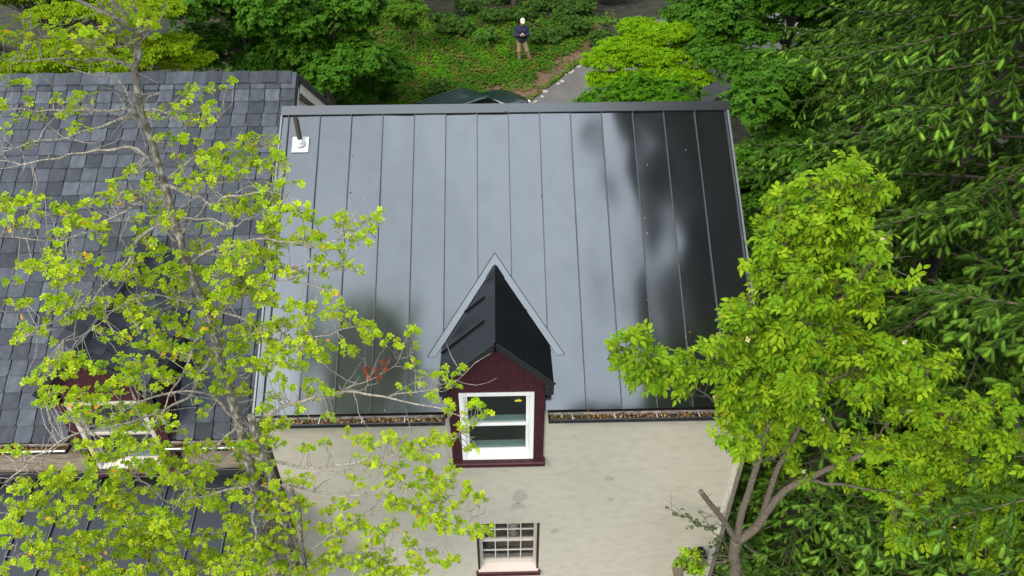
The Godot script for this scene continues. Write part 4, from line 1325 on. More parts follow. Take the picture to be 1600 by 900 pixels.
func make_near_right_tree() -> void:
	var limbs := [
		[0.085, 0.07, 0.0, 1146, 905, 1147, 870, 1150, 845],
		[0.04, 0.03, 0.2, 1150, 845, 1135, 820, 1120, 800, 1107, 784, 1095, 768],
		[0.05, 0.012, -0.3, 1152, 843, 1158, 805, 1168, 775, 1178, 742, 1190, 705, 1200, 660, 1205, 610, 1200, 540, 1205, 470, 1215, 400],
		[0.062, 0.02, 0.3, 1155, 843, 1180, 825, 1205, 790, 1230, 764, 1262, 748, 1300, 730, 1345, 712, 1400, 690],
		[0.04, 0.012, -0.5, 1188, 816, 1204, 764, 1215, 732, 1230, 706, 1242, 680, 1262, 640, 1290, 590, 1300, 520, 1310, 450, 1325, 370, 1335, 300],
		[0.03, 0.012, 0.4, 1262, 750, 1290, 755, 1315, 757, 1360, 765, 1430, 770, 1500, 780, 1570, 790],
		[0.02, 0.006, 0.4, 1195, 690, 1160, 660, 1120, 630, 1080, 600, 1040, 575, 1000, 555, 960, 545],
		[0.015, 0.006, 0.3, 1200, 640, 1170, 600, 1130, 565, 1100, 550],
		[0.015, 0.006, 0.2, 1203, 560, 1180, 520, 1165, 490],
		[0.014, 0.006, 0.2, 1300, 560, 1270, 520, 1240, 490, 1225, 440],
		[0.02, 0.007, 0.6, 1290, 600, 1330, 580, 1370, 565, 1420, 570, 1470, 575],
		[0.02, 0.007, 0.8, 1350, 712, 1390, 660, 1430, 640, 1480, 650, 1530, 680],
		[0.016, 0.007, 0.9, 1230, 640, 1180, 690, 1160, 700],
		[0.016, 0.006, 1.0, 1400, 690, 1450, 710, 1500, 720, 1560, 700, 1600, 690],
		[0.016, 0.006, 0.4, 1310, 470, 1340, 440, 1370, 400, 1385, 370],
		[0.014, 0.005, 0.9, 1270, 690, 1300, 675, 1280, 640, 1250, 620],
		[0.012, 0.005, 0.5, 1290, 715, 1330, 695, 1318, 680, 1360, 700, 1420, 730],
		[0.014, 0.006, 1.2, 1240, 690, 1215, 712, 1185, 720, 1170, 700],
		[0.008, 0.004, 0.5, 1155, 846, 1190, 870, 1230, 895, 1250, 910],
	]
	var clumps := [
		[985, 522, 18, 8], [965, 545, 14, 9], [1000, 535, 18, 9], [1010, 560, 22, 10], [985, 570, 18, 7], [1030, 555, 18, 8], [1045, 576, 22, 10], [1005, 590, 18, 7], [1020, 603, 10, 7], [1070, 562, 13, 7], [1080, 590, 18, 9], [1065, 612, 10, 7], [1110, 537, 18, 11], [1130, 550, 18, 11], [1160, 502, 22, 13], [1170, 482, 18, 11], [1180, 530, 26, 16], [1120, 570, 18, 10], [1160, 570, 26, 16], [1140, 600, 18, 9], [1190, 590, 26, 16], [1140, 622, 13, 8], [1170, 640, 22, 13], [1200, 620, 22, 13], [1145, 660, 17, 13], [1170, 688, 24, 15], [1200, 660, 26, 16], [1155, 700, 13, 10], [1220, 690, 20, 12], [1230, 640, 26, 16], [1250, 600, 26, 16], [1220, 560, 26, 16], [1240, 520, 26, 16], [1210, 500, 22, 13], [1230, 470, 22, 13], [1200, 440, 18, 13],
		[1200, 396, 22, 13], [1190, 420, 14, 9], [1215, 370, 18, 10], [1230, 342, 26, 10], [1250, 322, 18, 9], [1210, 322, 13, 7], [1235, 400, 22, 13], [1260, 430, 22, 13], [1270, 470, 26, 13], [1300, 440, 22, 13], [1280, 390, 26, 13], [1270, 350, 22, 10], [1295, 370, 22, 10], [1320, 270, 22, 9], [1340, 258, 16, 7], [1330, 300, 26, 13], [1320, 330, 26, 13], [1345, 340, 26, 10], [1300, 350, 22, 10], [1352, 310, 18, 9], [1370, 292, 13, 7], [1390, 290, 12, 6], [1340, 370, 18, 9], [1382, 376, 18, 8], [1370, 392, 11, 7], [1290, 495, 22, 10], [1320, 480, 26, 10], [1342, 460, 26, 9], [1370, 460, 22, 7], [1310, 510, 18, 9], [1360, 482, 13, 7], [1300, 560, 22, 10], [1270, 550, 22, 10], [1330, 542, 13, 8], [1290, 590, 26, 13], [1270, 630, 22, 13], [1280, 660, 18, 10], [1185, 560, 20, 12], [1215, 600, 22, 12], [1245, 560, 22, 12], [1180, 615, 22, 12], [1260, 510, 20, 12], [1290, 530, 20, 10], [1215, 530, 20, 12],
		[1362, 530, 22, 9], [1380, 540, 26, 10], [1370, 560, 22, 10], [1400, 570, 18, 9], [1430, 556, 18, 9], [1390, 590, 26, 13], [1360, 610, 22, 10], [1420, 582, 18, 9], [1440, 600, 18, 10], [1340, 590, 13, 9], [1470, 580, 13, 7], [1480, 560, 10, 7], [1400, 625, 18, 8], [1450, 640, 18, 9], [1462, 660, 18, 12], [1482, 650, 16, 10], [1500, 670, 18, 9], [1520, 682, 18, 10], [1402, 650, 11, 7], [1445, 575, 16, 8],
		[1320, 720, 18, 7], [1350, 740, 18, 9], [1362, 690, 13, 9], [1390, 690, 18, 9], [1420, 720, 18, 12], [1400, 740, 18, 10], [1440, 742, 20, 12], [1460, 700, 20, 10], [1490, 720, 20, 10], [1520, 740, 20, 12], [1550, 700, 20, 10], [1580, 690, 18, 9], [1560, 760, 20, 12], [1580, 790, 18, 10], [1540, 790, 18, 10], [1510, 780, 18, 9], [1470, 772, 18, 9], [1400, 842, 12, 8], [1420, 822, 12, 8], [1490, 832, 11, 7], [1550, 842, 22, 9], [1580, 852, 18, 9], [1392, 812, 10, 6], [1590, 740, 18, 10], [1480, 750, 16, 8], [1255, 740, 10, 6], [1235, 733, 8, 6],
		[1340, 560, 16, 9], [1410, 545, 18, 9], [1455, 620, 18, 9], [1425, 640, 18, 9], [1500, 640, 16, 9], [1530, 660, 16, 9], [1545, 640, 14, 8], [1480, 690, 18, 9], [1430, 690, 18, 9], [1380, 715, 18, 9], [1340, 700, 14, 8], [1450, 760, 18, 9], [1500, 800, 18, 9], [1530, 820, 18, 9], [1480, 800, 14, 8], [1595, 820, 14, 9], [1570, 730, 18, 10], [1600, 770, 14, 9], [1440, 800, 14, 8], [1460, 840, 14, 8], [1510, 860, 16, 8], [1595, 880, 14, 8], [1540, 880, 16, 8], [1370, 760, 14, 8], [1410, 770, 16, 8], [1300, 690, 12, 7], [1230, 300, 14, 6], [1260, 290, 14, 6], [1290, 310, 16, 8], [1300, 270, 12, 6], [1310, 400, 18, 9], [1350, 420, 16, 8], [1400, 440, 14, 7], [1330, 250, 10, 6], [1590, 640, 12, 8], [1570, 610, 10, 7],
		[1075, 872, 8, 6], [1092, 880, 10, 7], [1066, 880, 6, 5], [1088, 893, 12, 6],
	]
	var foot := on_z(1146, 905, 4.4)
	var t := near_tree("dogwood_tree", "dogwood with drooping pointed yellow-green leaves beside the house corner and a sawn-off limb", 4.4, limbs, clumps, {
		"seed": 31, "foot": Vector3(foot.x, 0.0, 4.4), "trunks": 5, "bark": M.bark_brown, "depth": 0.3, "density": 2500.0, "satellites": 3, "spread": 1.4, "twiggy": 0.3, "yellow": 0.008, "one_leaf": leaf_mesh(4, 0.03, 0.026, 0.2), "col2": Color(0.11, 0.235, 0.008), "col": Color(0.25, 0.36, 0.012), "ycol": Color(0.6, 0.55, 0.32),
		"leaf": spray_mesh(3, 0.078, 0.04, 0.03, 3), "bare": 220, "thin": 0.65, "house": true, "nearest": 4.0})
	# the sawn stub low in front of the wall
	var st := begin(true)
	var a := on_z(1062, 915, 4.3) - t.position
	var b := on_z(1055, 884, 4.3) - t.position
	tube(st, [a + Vector3(0.5, -1.2, 0), a + Vector3(0.06, -0.25, 0), a, b], [0.075, 0.065, 0.055, 0.05], 10)
	tube(st, [a, on_z(1063, 886, 4.34) - t.position], [0.05, 0.042], 9)
	build(st, "sawn_stub", M.bark_brown, t)

# ---------------------------------------------------------------- spruces
func spruce(label: String, foot: Vector3, H: float, R: float, seed_: int, low: float) -> void:
	rng.seed = seed_
	var t := thing("spruce_tree", label, "tree", foot, 0.0, "tall spruces beside the metal roof")
	var tr := begin(true)
	tube(tr, [Vector3(0, -0.2, 0), Vector3(0.03, H * 0.3, 0.02), Vector3(0, H * 0.7, 0), Vector3(0, H, 0)], [0.3, 0.22, 0.11, 0.02], 10)
	build(tr, "trunk", M.bark_dark, t)
	var wood := begin(true)
	var old_x := []
	var old_c := []
	var new_x := []
	var new_c := []
	var h := low
	var up := Vector3.UP
	while h < H - 0.3:
		var f := h / H
		var n := 7
		var ph := rng.randf() * TAU
		for k in n:
			var az := ph + TAU * k / n + rng.randf_range(-0.3, 0.3)
			var len: float = (R * pow(1.0 - f, 0.8) + 0.25) * rng.randf_range(0.72, 1.12)
			var d := Vector3(cos(az), 0, sin(az))
			var e: float = lerp(-0.12, 0.75, pow(f, 1.4)) + rng.randf_range(-0.1, 0.1)
			var lush := rng.randf_range(0.7, 1.3)
			var base := Vector3(0, h + rng.randf_range(-0.2, 0.2), 0)
			var pts := []
			var steps := 9
			for i in steps + 1:
				var s := float(i) / steps
				pts.append(base + d * len * s * (1.0 - 0.04 * s) + up * len * (e * s - 0.34 * s * s + 0.22 * s * s * s))
			var tipw: Vector3 = pts[-1] + foot
			var midw: Vector3 = pts[5] + foot
			var in_view := false
			for q in [tipw, midw, pts[3] + foot, pts[7] + foot]:
				var px := pixel(q)
				if px.z > 0.5 and px.x > 1000 and px.x < 1760 and px.y > -70 and px.y < 980:
					in_view = true
			var radii := []
			for i in steps + 1:
				radii.append(lerp(0.008 + len * 0.005, 0.003, float(i) / steps))
			if in_view or rng.randf() < 0.5:
				tube(wood, pts, radii, 5, false)
			var spacing := 0.2 if in_view else 0.36
			var size := 1.0 if in_view else 2.3
			var along := 0.22 * len
			var side := 1.0
			while along < len:
				var s: float = along / len
				var fi: float = s * steps
				var i0 := int(fi)
				var p: Vector3 = pts[i0].lerp(pts[min(i0 + 1, steps)], fi - i0)
				var fwd: Vector3 = (pts[min(i0 + 1, steps)] - pts[max(i0 - 0, 0)]).normalized()
				if fwd.length() < 0.5:
					fwd = (pts[steps] - pts[steps - 1]).normalized()
				var lat := fwd.cross(up).normalized() * side
				side = -side
				if in_view:
					for sd2 in [-1, 1]:
						var d3: Vector3 = (fwd * 0.7 + lat * sd2 * 0.6 + up * rng.randf_range(0.0, 0.5)).normalized()
						old_x.append(Transform3D(facing(d3).scaled(Vector3.ONE * rng.randf_range(0.09, 0.14)), p))
						old_c.append(tint(Color(0.06, 0.125, 0.018) * lush, 0.4))
				var bl: float = clamp((len - along) * 0.5 + 0.1, 0.12, 0.75) * rng.randf_range(0.7, 1.15)
				var dir := (fwd * 0.6 + lat * 0.7 + up * rng.randf_range(-0.5, -0.05)).normalized()
				var q := p
				var pieces: int = max(1, int(bl / (0.15 * size)))
				var twig := [p]
				for j in pieces:
					var nq := q + dir * 0.15 * size
					dir = (dir + up * -0.14 + Vector3(rng.randf_range(-0.12, 0.12), 0, rng.randf_range(-0.12, 0.12))).normalized()
					twig.append(nq)
					var last := j == pieces - 1
					old_x.append(Transform3D(facing(dir).scaled(Vector3(1, 1, 1) * rng.randf_range(0.14, 0.19) * size), q - dir * 0.03))
					old_c.append(tint(Color(0.055, 0.115, 0.016) * lush, 0.4))
					if in_view:
						for sd in [-1, 1]:
							if rng.randf() < 0.75:
								var l2: Vector3 = dir.cross(up).normalized() * sd
								var d2: Vector3 = (dir * 0.8 + l2 * 0.75 + up * rng.randf_range(-0.5, 0.05)).normalized()
								var sh := rng.randf_range(0.1, 0.17)
								old_x.append(Transform3D(facing(d2).scaled(Vector3.ONE * sh), nq))
								old_c.append(tint(Color(0.085, 0.175, 0.022) * lush, 0.45))
								if rng.randf() < 0.28:
									new_x.append(Transform3D(facing(d2 + up * -0.25).scaled(Vector3.ONE * rng.randf_range(0.09, 0.14)), nq + d2 * sh * 0.85))
									new_c.append(tint(Color(0.14, 0.275, 0.03) * lush, 0.4))
					if last:
						new_x.append(Transform3D(facing(dir + up * -0.15).scaled(Vector3.ONE * rng.randf_range(0.1, 0.16) * size), nq))
						new_c.append(tint(Color(0.155, 0.29, 0.03) * lush, 0.4))
					q = nq
				if in_view and twig.size() > 2:
					tube(wood, [twig[0], twig[twig.size() / 2], twig[-1]], [0.004, 0.003, 0.002], 4, false)
				along += spacing * rng.randf_range(0.8, 1.2)
		h += 0.47
	build(wood, "branches", M.bark_brown, t)
	multi("crown", shoots[0], M.needle, old_x, old_c, t)
	multi("new_shoots", shoots[1], M.needle, new_x, new_c, t)
	print(label, " shoots ", old_x.size(), " ", new_x.size())

var shoots := []
func make_spruces() -> void:
	shoots = [shoot_mesh(5, 170, 0.25), shoot_mesh(6, 150, 0.38)]
	spruce("tall spruce with light new shoots rising beside the metal roof's right rake", Vector3(8.4, 0.1, 0.2), 29.0, 5.4, 101, 0.8)
	spruce("drooping dark spruce standing in front of the house corner behind the dogwood", Vector3(8.2, 0.0, 4.9), 25.0, 4.9, 102, 0.5)
	spruce("tall spruce behind the house next to the maples", Vector3(9.8, 0.3, -5.2), 28.0, 4.4, 103, 1.2)
	spruce("young spruce with pale shoot tips filling the ground behind the dogwood's forked trunk", Vector3(4.75, 0.0, 2.6), 4.6, 1.75, 104, 0.3)
	spruce("middle-sized spruce growing between the young one and the tall spruces", Vector3(6.1, 0.0, 4.6), 6.2, 2.0, 105, 0.4)

# ---------------------------------------------------------------- trees behind the house
# lobes: [x, y, z, rx, ry, rz] round the foot; leaves sit on the lobes' shells
func leafy_tree(called: String, label: String, category: String, foot: Vector3, lobes: Array, leaf: Mesh, per_m2: float, col: Color, opt := {}) -> Node3D:
	rng.seed = int(foot.x * 131 + foot.z * 17) + lobes.size()
	var t := thing(called, label, category, foot, 0.0, opt.get("group", ""))
	var wood := begin(true)
	var top := 0.0
	var mid := Vector3.ZERO
	for l in lobes:
		top = max(top, l[1])
		mid += Vector3(l[0], l[1], l[2]) / lobes.size()
	var r0: float = opt.get("trunk", 0.1)
	var lean := Vector3(mid.x, 0, mid.z) * 0.4
	var spine := [Vector3(0, -0.2, 0), Vector3(0.02, top * 0.3, 0) + lean * 0.2, Vector3(-0.02, top * 0.6, 0.03) + lean * 0.6, Vector3(0, top * 0.95, 0) + lean]
	var tr := begin(true)
	tube(tr, smooth_line(spine, 0.4), range(smooth_line(spine, 0.4).size()).map(func(i): return r0 * (1.0 - 0.8 * i / max(1.0, smooth_line(spine, 0.4).size() - 1.0))), 8)
	build(tr, "trunk", opt.get("bark", M.bark_dark), t)
	var xfs := []
	var cols := []
	for l in lobes:
		var c := Vector3(l[0], l[1], l[2])
		var from: Vector3 = spine[1].lerp(spine[3], clamp((l[1] - top * 0.3) / (top * 0.7) * 0.8, 0.0, 1.0))
		tube(wood, [from, (from + c) * 0.5 + Vector3(0, 0.1, 0), c], [r0 * 0.35, r0 * 0.22, r0 * 0.08], 5, false)
		for q in 5:
			var e := c + Vector3(rng.randf_range(-0.8, 0.8) * l[3], rng.randf_range(-0.5, 0.5) * l[4], rng.randf_range(-0.8, 0.8) * l[5])
			tube(wood, [(from + c) * 0.5, e], [r0 * 0.14, r0 * 0.04], 4, false)
		var area: float = 4.0 * PI * pow((pow(l[3] * l[4], 1.6) + pow(l[3] * l[5], 1.6) + pow(l[4] * l[5], 1.6)) / 3.0, 1.0 / 1.6)
		var clump := noise(1.6, int(l[0] * 10 + l[2] * 7), 2)
		for k in int(area * per_m2):
			var y := rng.randf_range(-0.75, 1.0)
			var a := rng.randf() * TAU
			var rr := sqrt(1.0 - y * y)
			var d := Vector3(cos(a) * rr, y, sin(a) * rr)
			var bump := clump.get_noise_3d(d.x * 1.3 + c.x, d.y * 1.3 + c.y, d.z * 1.3 + c.z)
			if bump < -0.22 and rng.randf() < 0.8:
				continue
			var reach := (0.84 + 0.5 * bump) * (1.0 - 0.35 * pow(rng.randf(), 2.0))
			var p := c + Vector3(d.x * l[3], d.y * l[4], d.z * l[5]) * reach
			var nn: Vector3 = d * opt.get("out", 0.7) + Vector3(0, 1.0, 0) + Vector3(rng.randf_range(-0.5, 0.5), rng.randf_range(-0.3, 0.3), rng.randf_range(-0.5, 0.5))
			xfs.append(Transform3D(facing(nn).scaled(Vector3.ONE * rng.randf_range(0.7, 1.25)), p))
			cols.append(tint(col, 0.25))
	build(wood, "branches", opt.get("bark", M.bark_dark), t)
	multi("crown", leaf, opt.get("mat", M.far_leaf), xfs, cols, t)
	return t

func lobes_ball(n: int, c: Vector3, spread: Vector3, r: Vector3, seed_: int) -> Array:
	rng.seed = seed_
	var out := []
	for i in n:
		var d := Vector3(rng.randf_range(-1, 1), rng.randf_range(-1, 1), rng.randf_range(-1, 1))
		if d.length() > 1.0:
			d = d.normalized()
		var s := rng.randf_range(0.7, 1.2)
		var p := c + Vector3(d.x * spread.x, d.y * spread.y, d.z * spread.z)
		out.append([p.x, p.y, p.z, r.x * s, r.y * s, r.z * s])
	return out

func on_ground(x: float, z: float) -> Vector3:
	return Vector3(x, ground_h(x, z), z)

const MAPLE := Color(0.055, 0.15, 0.01)
const SHRUB := Color(0.06, 0.13, 0.02)
func make_far_trees() -> void:
	var broad := diamond_mesh(7, 0.14, 0.1, 0.25, 0.3)
	var small := diamond_mesh(7, 0.085, 0.055, 0.3, 0.35)
	var fine := diamond_mesh(8, 0.1, 0.045, 0.1, 0.6)
	# bright maple behind the slate ridge's end
	leafy_tree("maple_tree", "bright green maple behind the gable end of the slate roof", "tree", on_ground(-5.6, -12.4), lobes_ball(14, Vector3(0.2, 4.6, 0.3), Vector3(1.7, 1.5, 1.4), Vector3(0.85, 0.5, 0.8), 1), broad, 95, MAPLE, {"trunk": 0.16})
	leafy_tree("maple_tree", "dark green low maple between the gable end and the small trees", "tree", on_ground(-4.6, -15.4), lobes_ball(9, Vector3(0.0, 1.7, 0.2), Vector3(1.3, 0.6, 0.9), Vector3(0.7, 0.45, 0.65), 2), broad, 95, MAPLE, {"trunk": 0.1})
	leafy_tree("japanese_maple", "layered yellow-green maple behind the slate ridge", "tree", on_ground(-12.2, -9.6), lobes_ball(26, Vector3(0.6, 5.0, 0.3), Vector3(3.4, 1.4, 1.8), Vector3(1.1, 0.2, 0.8), 3), fine, 120, Color(0.2, 0.3, 0.006), {"trunk": 0.18, "out": 0.3})
	leafy_tree("maple_tree", "broad green maple behind the middle of the slate ridge", "tree", on_ground(-8.4, -13.6), lobes_ball(16, Vector3(0.2, 4.2, 0), Vector3(2.2, 1.6, 1.2), Vector3(0.9, 0.55, 0.8), 4), broad, 85, MAPLE, {"trunk": 0.2})
	leafy_tree("young_tree", "small leafy tree on the bank left of the standing man", "tree", on_ground(-3.5, -19.6), lobes_ball(9, Vector3(-0.3, 1.7, 0), Vector3(1.1, 0.55, 0.6), Vector3(0.5, 0.28, 0.45), 5), small, 160, Color(0.085, 0.18, 0.012), {"trunk": 0.035, "bark": M.bark_brown})
	leafy_tree("young_tree", "pale leafed slender tree at the wood's edge above the bank", "tree", on_ground(-4.0, -22.6), lobes_ball(9, Vector3(0, 1.8, 0), Vector3(1.3, 0.6, 0.6), Vector3(0.5, 0.3, 0.45), 6), small, 120, Color(0.06, 0.13, 0.015), {"trunk": 0.035})
	# flowering dogwood over the drive
	var tiers := []
	rng.seed = 8
	for q in [[-1.3, 2.75, 0.4, 1.0], [-0.5, 3.1, 0.0, 1.2], [0.5, 3.4, -0.4, 1.1], [-0.6, 2.35, 1.2, 1.1], [0.5, 2.5, 0.9, 1.0], [1.3, 2.8, 0.2, 0.9], [-1.0, 2.6, -0.6, 0.9], [1.0, 3.3, -0.9, 0.9], [0.2, 2.9, 0.5, 0.9], [-1.6, 2.3, 0.9, 0.55], [-0.2, 3.5, -0.9, 0.8], [-0.9, 2.05, 0.5, 0.8], [0.4, 2.1, 0.3, 0.9], [1.5, 2.3, 0.8, 0.8], [1.7, 3.0, -0.5, 0.8], [0.0, 2.7, -0.2, 0.9]]:
		tiers.append([q[0], q[1], q[2], q[3], 0.26, q[3] * 0.75])
	leafy_tree("flowering_dogwood", "bright yellow-green tiered tree spreading over the asphalt drive", "tree", on_ground(4.9, -14.2), tiers, fine, 190, Color(0.2, 0.38, 0.006), {"trunk": 0.09, "out": 0.25})
	var bush := []
	for q in [[-1.0, 1.2, 0.0, 0.9], [0.0, 1.35, -0.2, 1.0], [1.1, 1.3, 0.1, 1.0], [-0.4, 1.0, 0.7, 0.8], [0.7, 1.1, 0.6, 0.8], [-1.7, 1.0, 0.1, 0.6]]:
		bush.append([q[0], q[1] * 1.75, q[2], q[3], 0.5, q[3] * 0.7])
	leafy_tree("leafy_bush", "dense light green bush at the foot of the tiered tree behind the ridge", "bush", on_ground(4.3, -12.0), bush, small, 210, Color(0.07, 0.2, 0.006), {"trunk": 0.05})
	# maples on the right
	leafy_tree("maple_tree", "large mid-green maple between the tiered tree and the spruces", "tree", on_ground(8.3, -11.0), lobes_ball(34, Vector3(0, 5.2, 0.8), Vector3(2.3, 3.4, 1.6), Vector3(0.95, 0.5, 0.8), 9), broad, 80, MAPLE, {"trunk": 0.22})
	leafy_tree("maple_tree", "broad maple just behind the metal roof's right gable", "tree", on_ground(6.4, -6.6), lobes_ball(20, Vector3(-0.1, 3.3, 0.2), Vector3(1.0, 1.9, 1.3), Vector3(0.75, 0.45, 0.7), 10), broad, 85, MAPLE, {"trunk": 0.16})
	leafy_tree("maple_tree", "maple with dark leaves high behind the spruce tips", "tree", on_ground(12.0, -12.5), lobes_ball(30, Vector3(-0.2, 5.5, 0.5), Vector3(2.6, 3.2, 1.6), Vector3(1.0, 0.55, 0.9), 11), broad, 70, MAPLE, {"trunk": 0.24})
	leafy_tree("maple_tree", "green maple beside the drive beyond the tiered tree", "tree", on_ground(8.6, -17.6), lobes_ball(16, Vector3(-0.3, 3.2, 0), Vector3(1.9, 1.4, 1.4), Vector3(0.9, 0.5, 0.8), 12), broad, 70, MAPLE, {"trunk": 0.15})
	leafy_tree("dark_shrub", "dark evergreen shrub below the metal roof's right rake", "shrub", on_ground(4.9, -1.8), lobes_ball(14, Vector3(0.1, 1.6, 0), Vector3(0.8, 1.1, 2.2), Vector3(0.55, 0.4, 0.6), 13), small, 170, SHRUB, {"trunk": 0.06})
	var canopy := lobes_ball(60, Vector3(-0.9, 16.3, 1.9), Vector3(3.0, 2.6, 4.6), Vector3(1.5, 1.1, 1.5), 21) + lobes_ball(22, Vector3(-1.2, 16.0, 7.4), Vector3(2.2, 2.0, 1.8), Vector3(1.3, 0.9, 1.3), 22)
	leafy_tree("tall_oak", "tall dark-leaved tree rising above the spruces, mirrored in the metal roof", "tree", on_ground(8.2, -1.6), canopy, diamond_mesh(6, 0.42, 0.3, 0.2, 0.3), 38, Color(0.05, 0.1, 0.02), {"trunk": 0.26, "mat": M.thick_leaf})
	leafy_tree("maple_tree", "maple leaning over the drive right behind the tiered tree", "tree", on_ground(7.0, -14.6), lobes_ball(14, Vector3(0.2, 3.4, 0), Vector3(1.3, 1.3, 1.0), Vector3(0.8, 0.45, 0.7), 33), broad, 80, MAPLE, {"trunk": 0.12})
	# shrubs on the bank and at the wood's edge
	var shrubs := [
		[-4.6, -16.4, 0.75, 0.9, SHRUB, "bushy yew shrub on the bank below the small leafy tree"], [-2.5, -16.3, 0.6, 0.75, SHRUB, "low rounded shrub on the bank left of the green car"],
		[-6.1, -14.6, 1.0, 1.5, SHRUB, "upright evergreen shrub close beside the slate house gable"], [-0.7, -20.4, 0.6, 0.75, Color(0.09, 0.2, 0.03), "light green fern-like shrub just left of the standing man"],
		[1.9, -20.6, 0.9, 0.55, SHRUB, "low spreading shrub right of the standing man"], [3.0, -21.2, 0.9, 0.7, SHRUB, "leafy shrub among the trunks right of the standing man"], [-1.9, -21.6, 0.9, 0.6, SHRUB, "straggly shrub on the wood's edge between the small trees and the man"],
		[1.0, -22.6, 0.9, 0.8, SHRUB, "dark shrub directly behind the standing man"], [4.1, -20.2, 0.7, 0.6, SHRUB, "shrub at the end of the dirt bank beside the tiered tree"], [-5.6, -18.6, 0.9, 0.6, SHRUB, "low spreading shrub under the low maple"]]
	for s in shrubs:
		leafy_tree("shrub", s[5], "shrub", on_ground(s[0], s[1]), lobes_ball(7, Vector3(0, s[3] * 0.55, 0), Vector3(s[2] * 0.6, s[3] * 0.4, s[2] * 0.5), Vector3(s[2] * 0.5, s[3] * 0.35, s[2] * 0.5), int(s[0] * 9 + 50)), small, 170, s[4], {"trunk": 0.03, "group": "shrubs behind the house"})
	for w in [[430, -29.0], [520, -31.0], [610, -28.5], [745, -30.0], [850, -32.0], [1000, -30.0], [1110, -28.0], [690, -36.0], [480, -25.5]]:
		var q := on_z(w[0], 30, w[1])
		leafy_tree("forest_tree", "tall tree of the dark wood behind the bank", "tree", on_ground(q.x, w[1]), lobes_ball(9, Vector3(0, 12, 0), Vector3(2.8, 2.6, 2.8), Vector3(1.8, 1.0, 1.8), int(w[0])), diamond_mesh(6, 0.42, 0.3, 0.2, 0.3), 24, Color(0.05, 0.11, 0.02), {"trunk": 0.2, "mat": M.thick_leaf, "group": "trees of the dark wood behind the bank"})
	for k in 16:
		var fx := -34.0 + k * 4.2
		var fz := -41.0 - 5.0 * fposmod(sin(k * 9.1) * 7.7, 1.0)
		leafy_tree("forest_tree", "tree of the far wood beyond the second road", "tree", on_ground(fx, fz), lobes_ball(12, Vector3(0, 8, 0), Vector3(2.4, 6.0, 1.8), Vector3(2.0, 1.6, 1.8), 400 + k), diamond_mesh(6, 0.5, 0.36, 0.2, 0.3), 12, Color(0.05, 0.11, 0.02), {"trunk": 0.3, "mat": M.thick_leaf, "group": "trees of the far wood"})
	var under := [[560, -22.0, 0.8], [620, -23.5, 0.7], [690, -22.4, 0.6], [735, -23.4, 0.8], [765, -22.2, 0.7], [790, -25.0, 0.9], [845, -24.2, 0.8], [885, -22.8, 0.8], [925, -23.2, 0.9], [960, -25.0, 0.9], [520, -24.0, 0.9], [660, -26.5, 1.0], [870, -26.5, 1.0], [600, -28.0, 1.0]]
	for w in under:
		var q := on_z(w[0], 30, w[1])
		var s: float = w[2]
		leafy_tree("understory_shrub", "straggling green shrub at the edge of the wood", "shrub", on_ground(q.x, w[1]), lobes_ball(6, Vector3(0, s * 0.5, 0), Vector3(s * 0.8, s * 0.35, s * 0.5), Vector3(s * 0.5, s * 0.35, s * 0.5), int(w[0])), small, 110, SHRUB, {"trunk": 0.03, "group": "understory shrubs at the wood's edge"})
	# tall trunks of the wood, their crowns above the picture
	var woods := [[705, -26.0, 0.16, "slim grey trunk left of the dark clearing"], [803, -24.2, 0.13, "slender trunk just behind the man's left shoulder"], [824, -25.0, 0.3, "thick dark trunk right behind the standing man"], [868, -23.4, 0.14, "slim brown trunk right of the standing man"], [907, -24.4, 0.22, "straight dark trunk near the tiered tree"], [942, -27.0, 0.34, "thick dark trunk at the wood's edge above the tiered tree"], [385, -20.0, 0.4, "stout pale-barked trunk behind the maples"], [650, -33.0, 0.3, "dark trunk across the far road"], [560, -37.0, 0.3, "dark trunk far beyond the road"]]
	for w in woods:
		var gz: float = w[1]
		var p := on_z(w[0], 30, gz)
		var f := on_ground(p.x, gz)
		var n := lobes_ball(9, Vector3(0, 13, 0), Vector3(2.8, 3.0, 2.8), Vector3(1.7, 1.0, 1.7), int(w[0]))
		leafy_tree("forest_tree", w[3], "tree", f, n, diamond_mesh(6, 0.42, 0.3, 0.2, 0.3), 24, Color(0.05, 0.11, 0.02), {"trunk": w[2], "bark": M.bark_pale_far if w[0] == 385 else M.bark_dark, "mat": M.thick_leaf, "group": "trunks of the wood behind the house"})

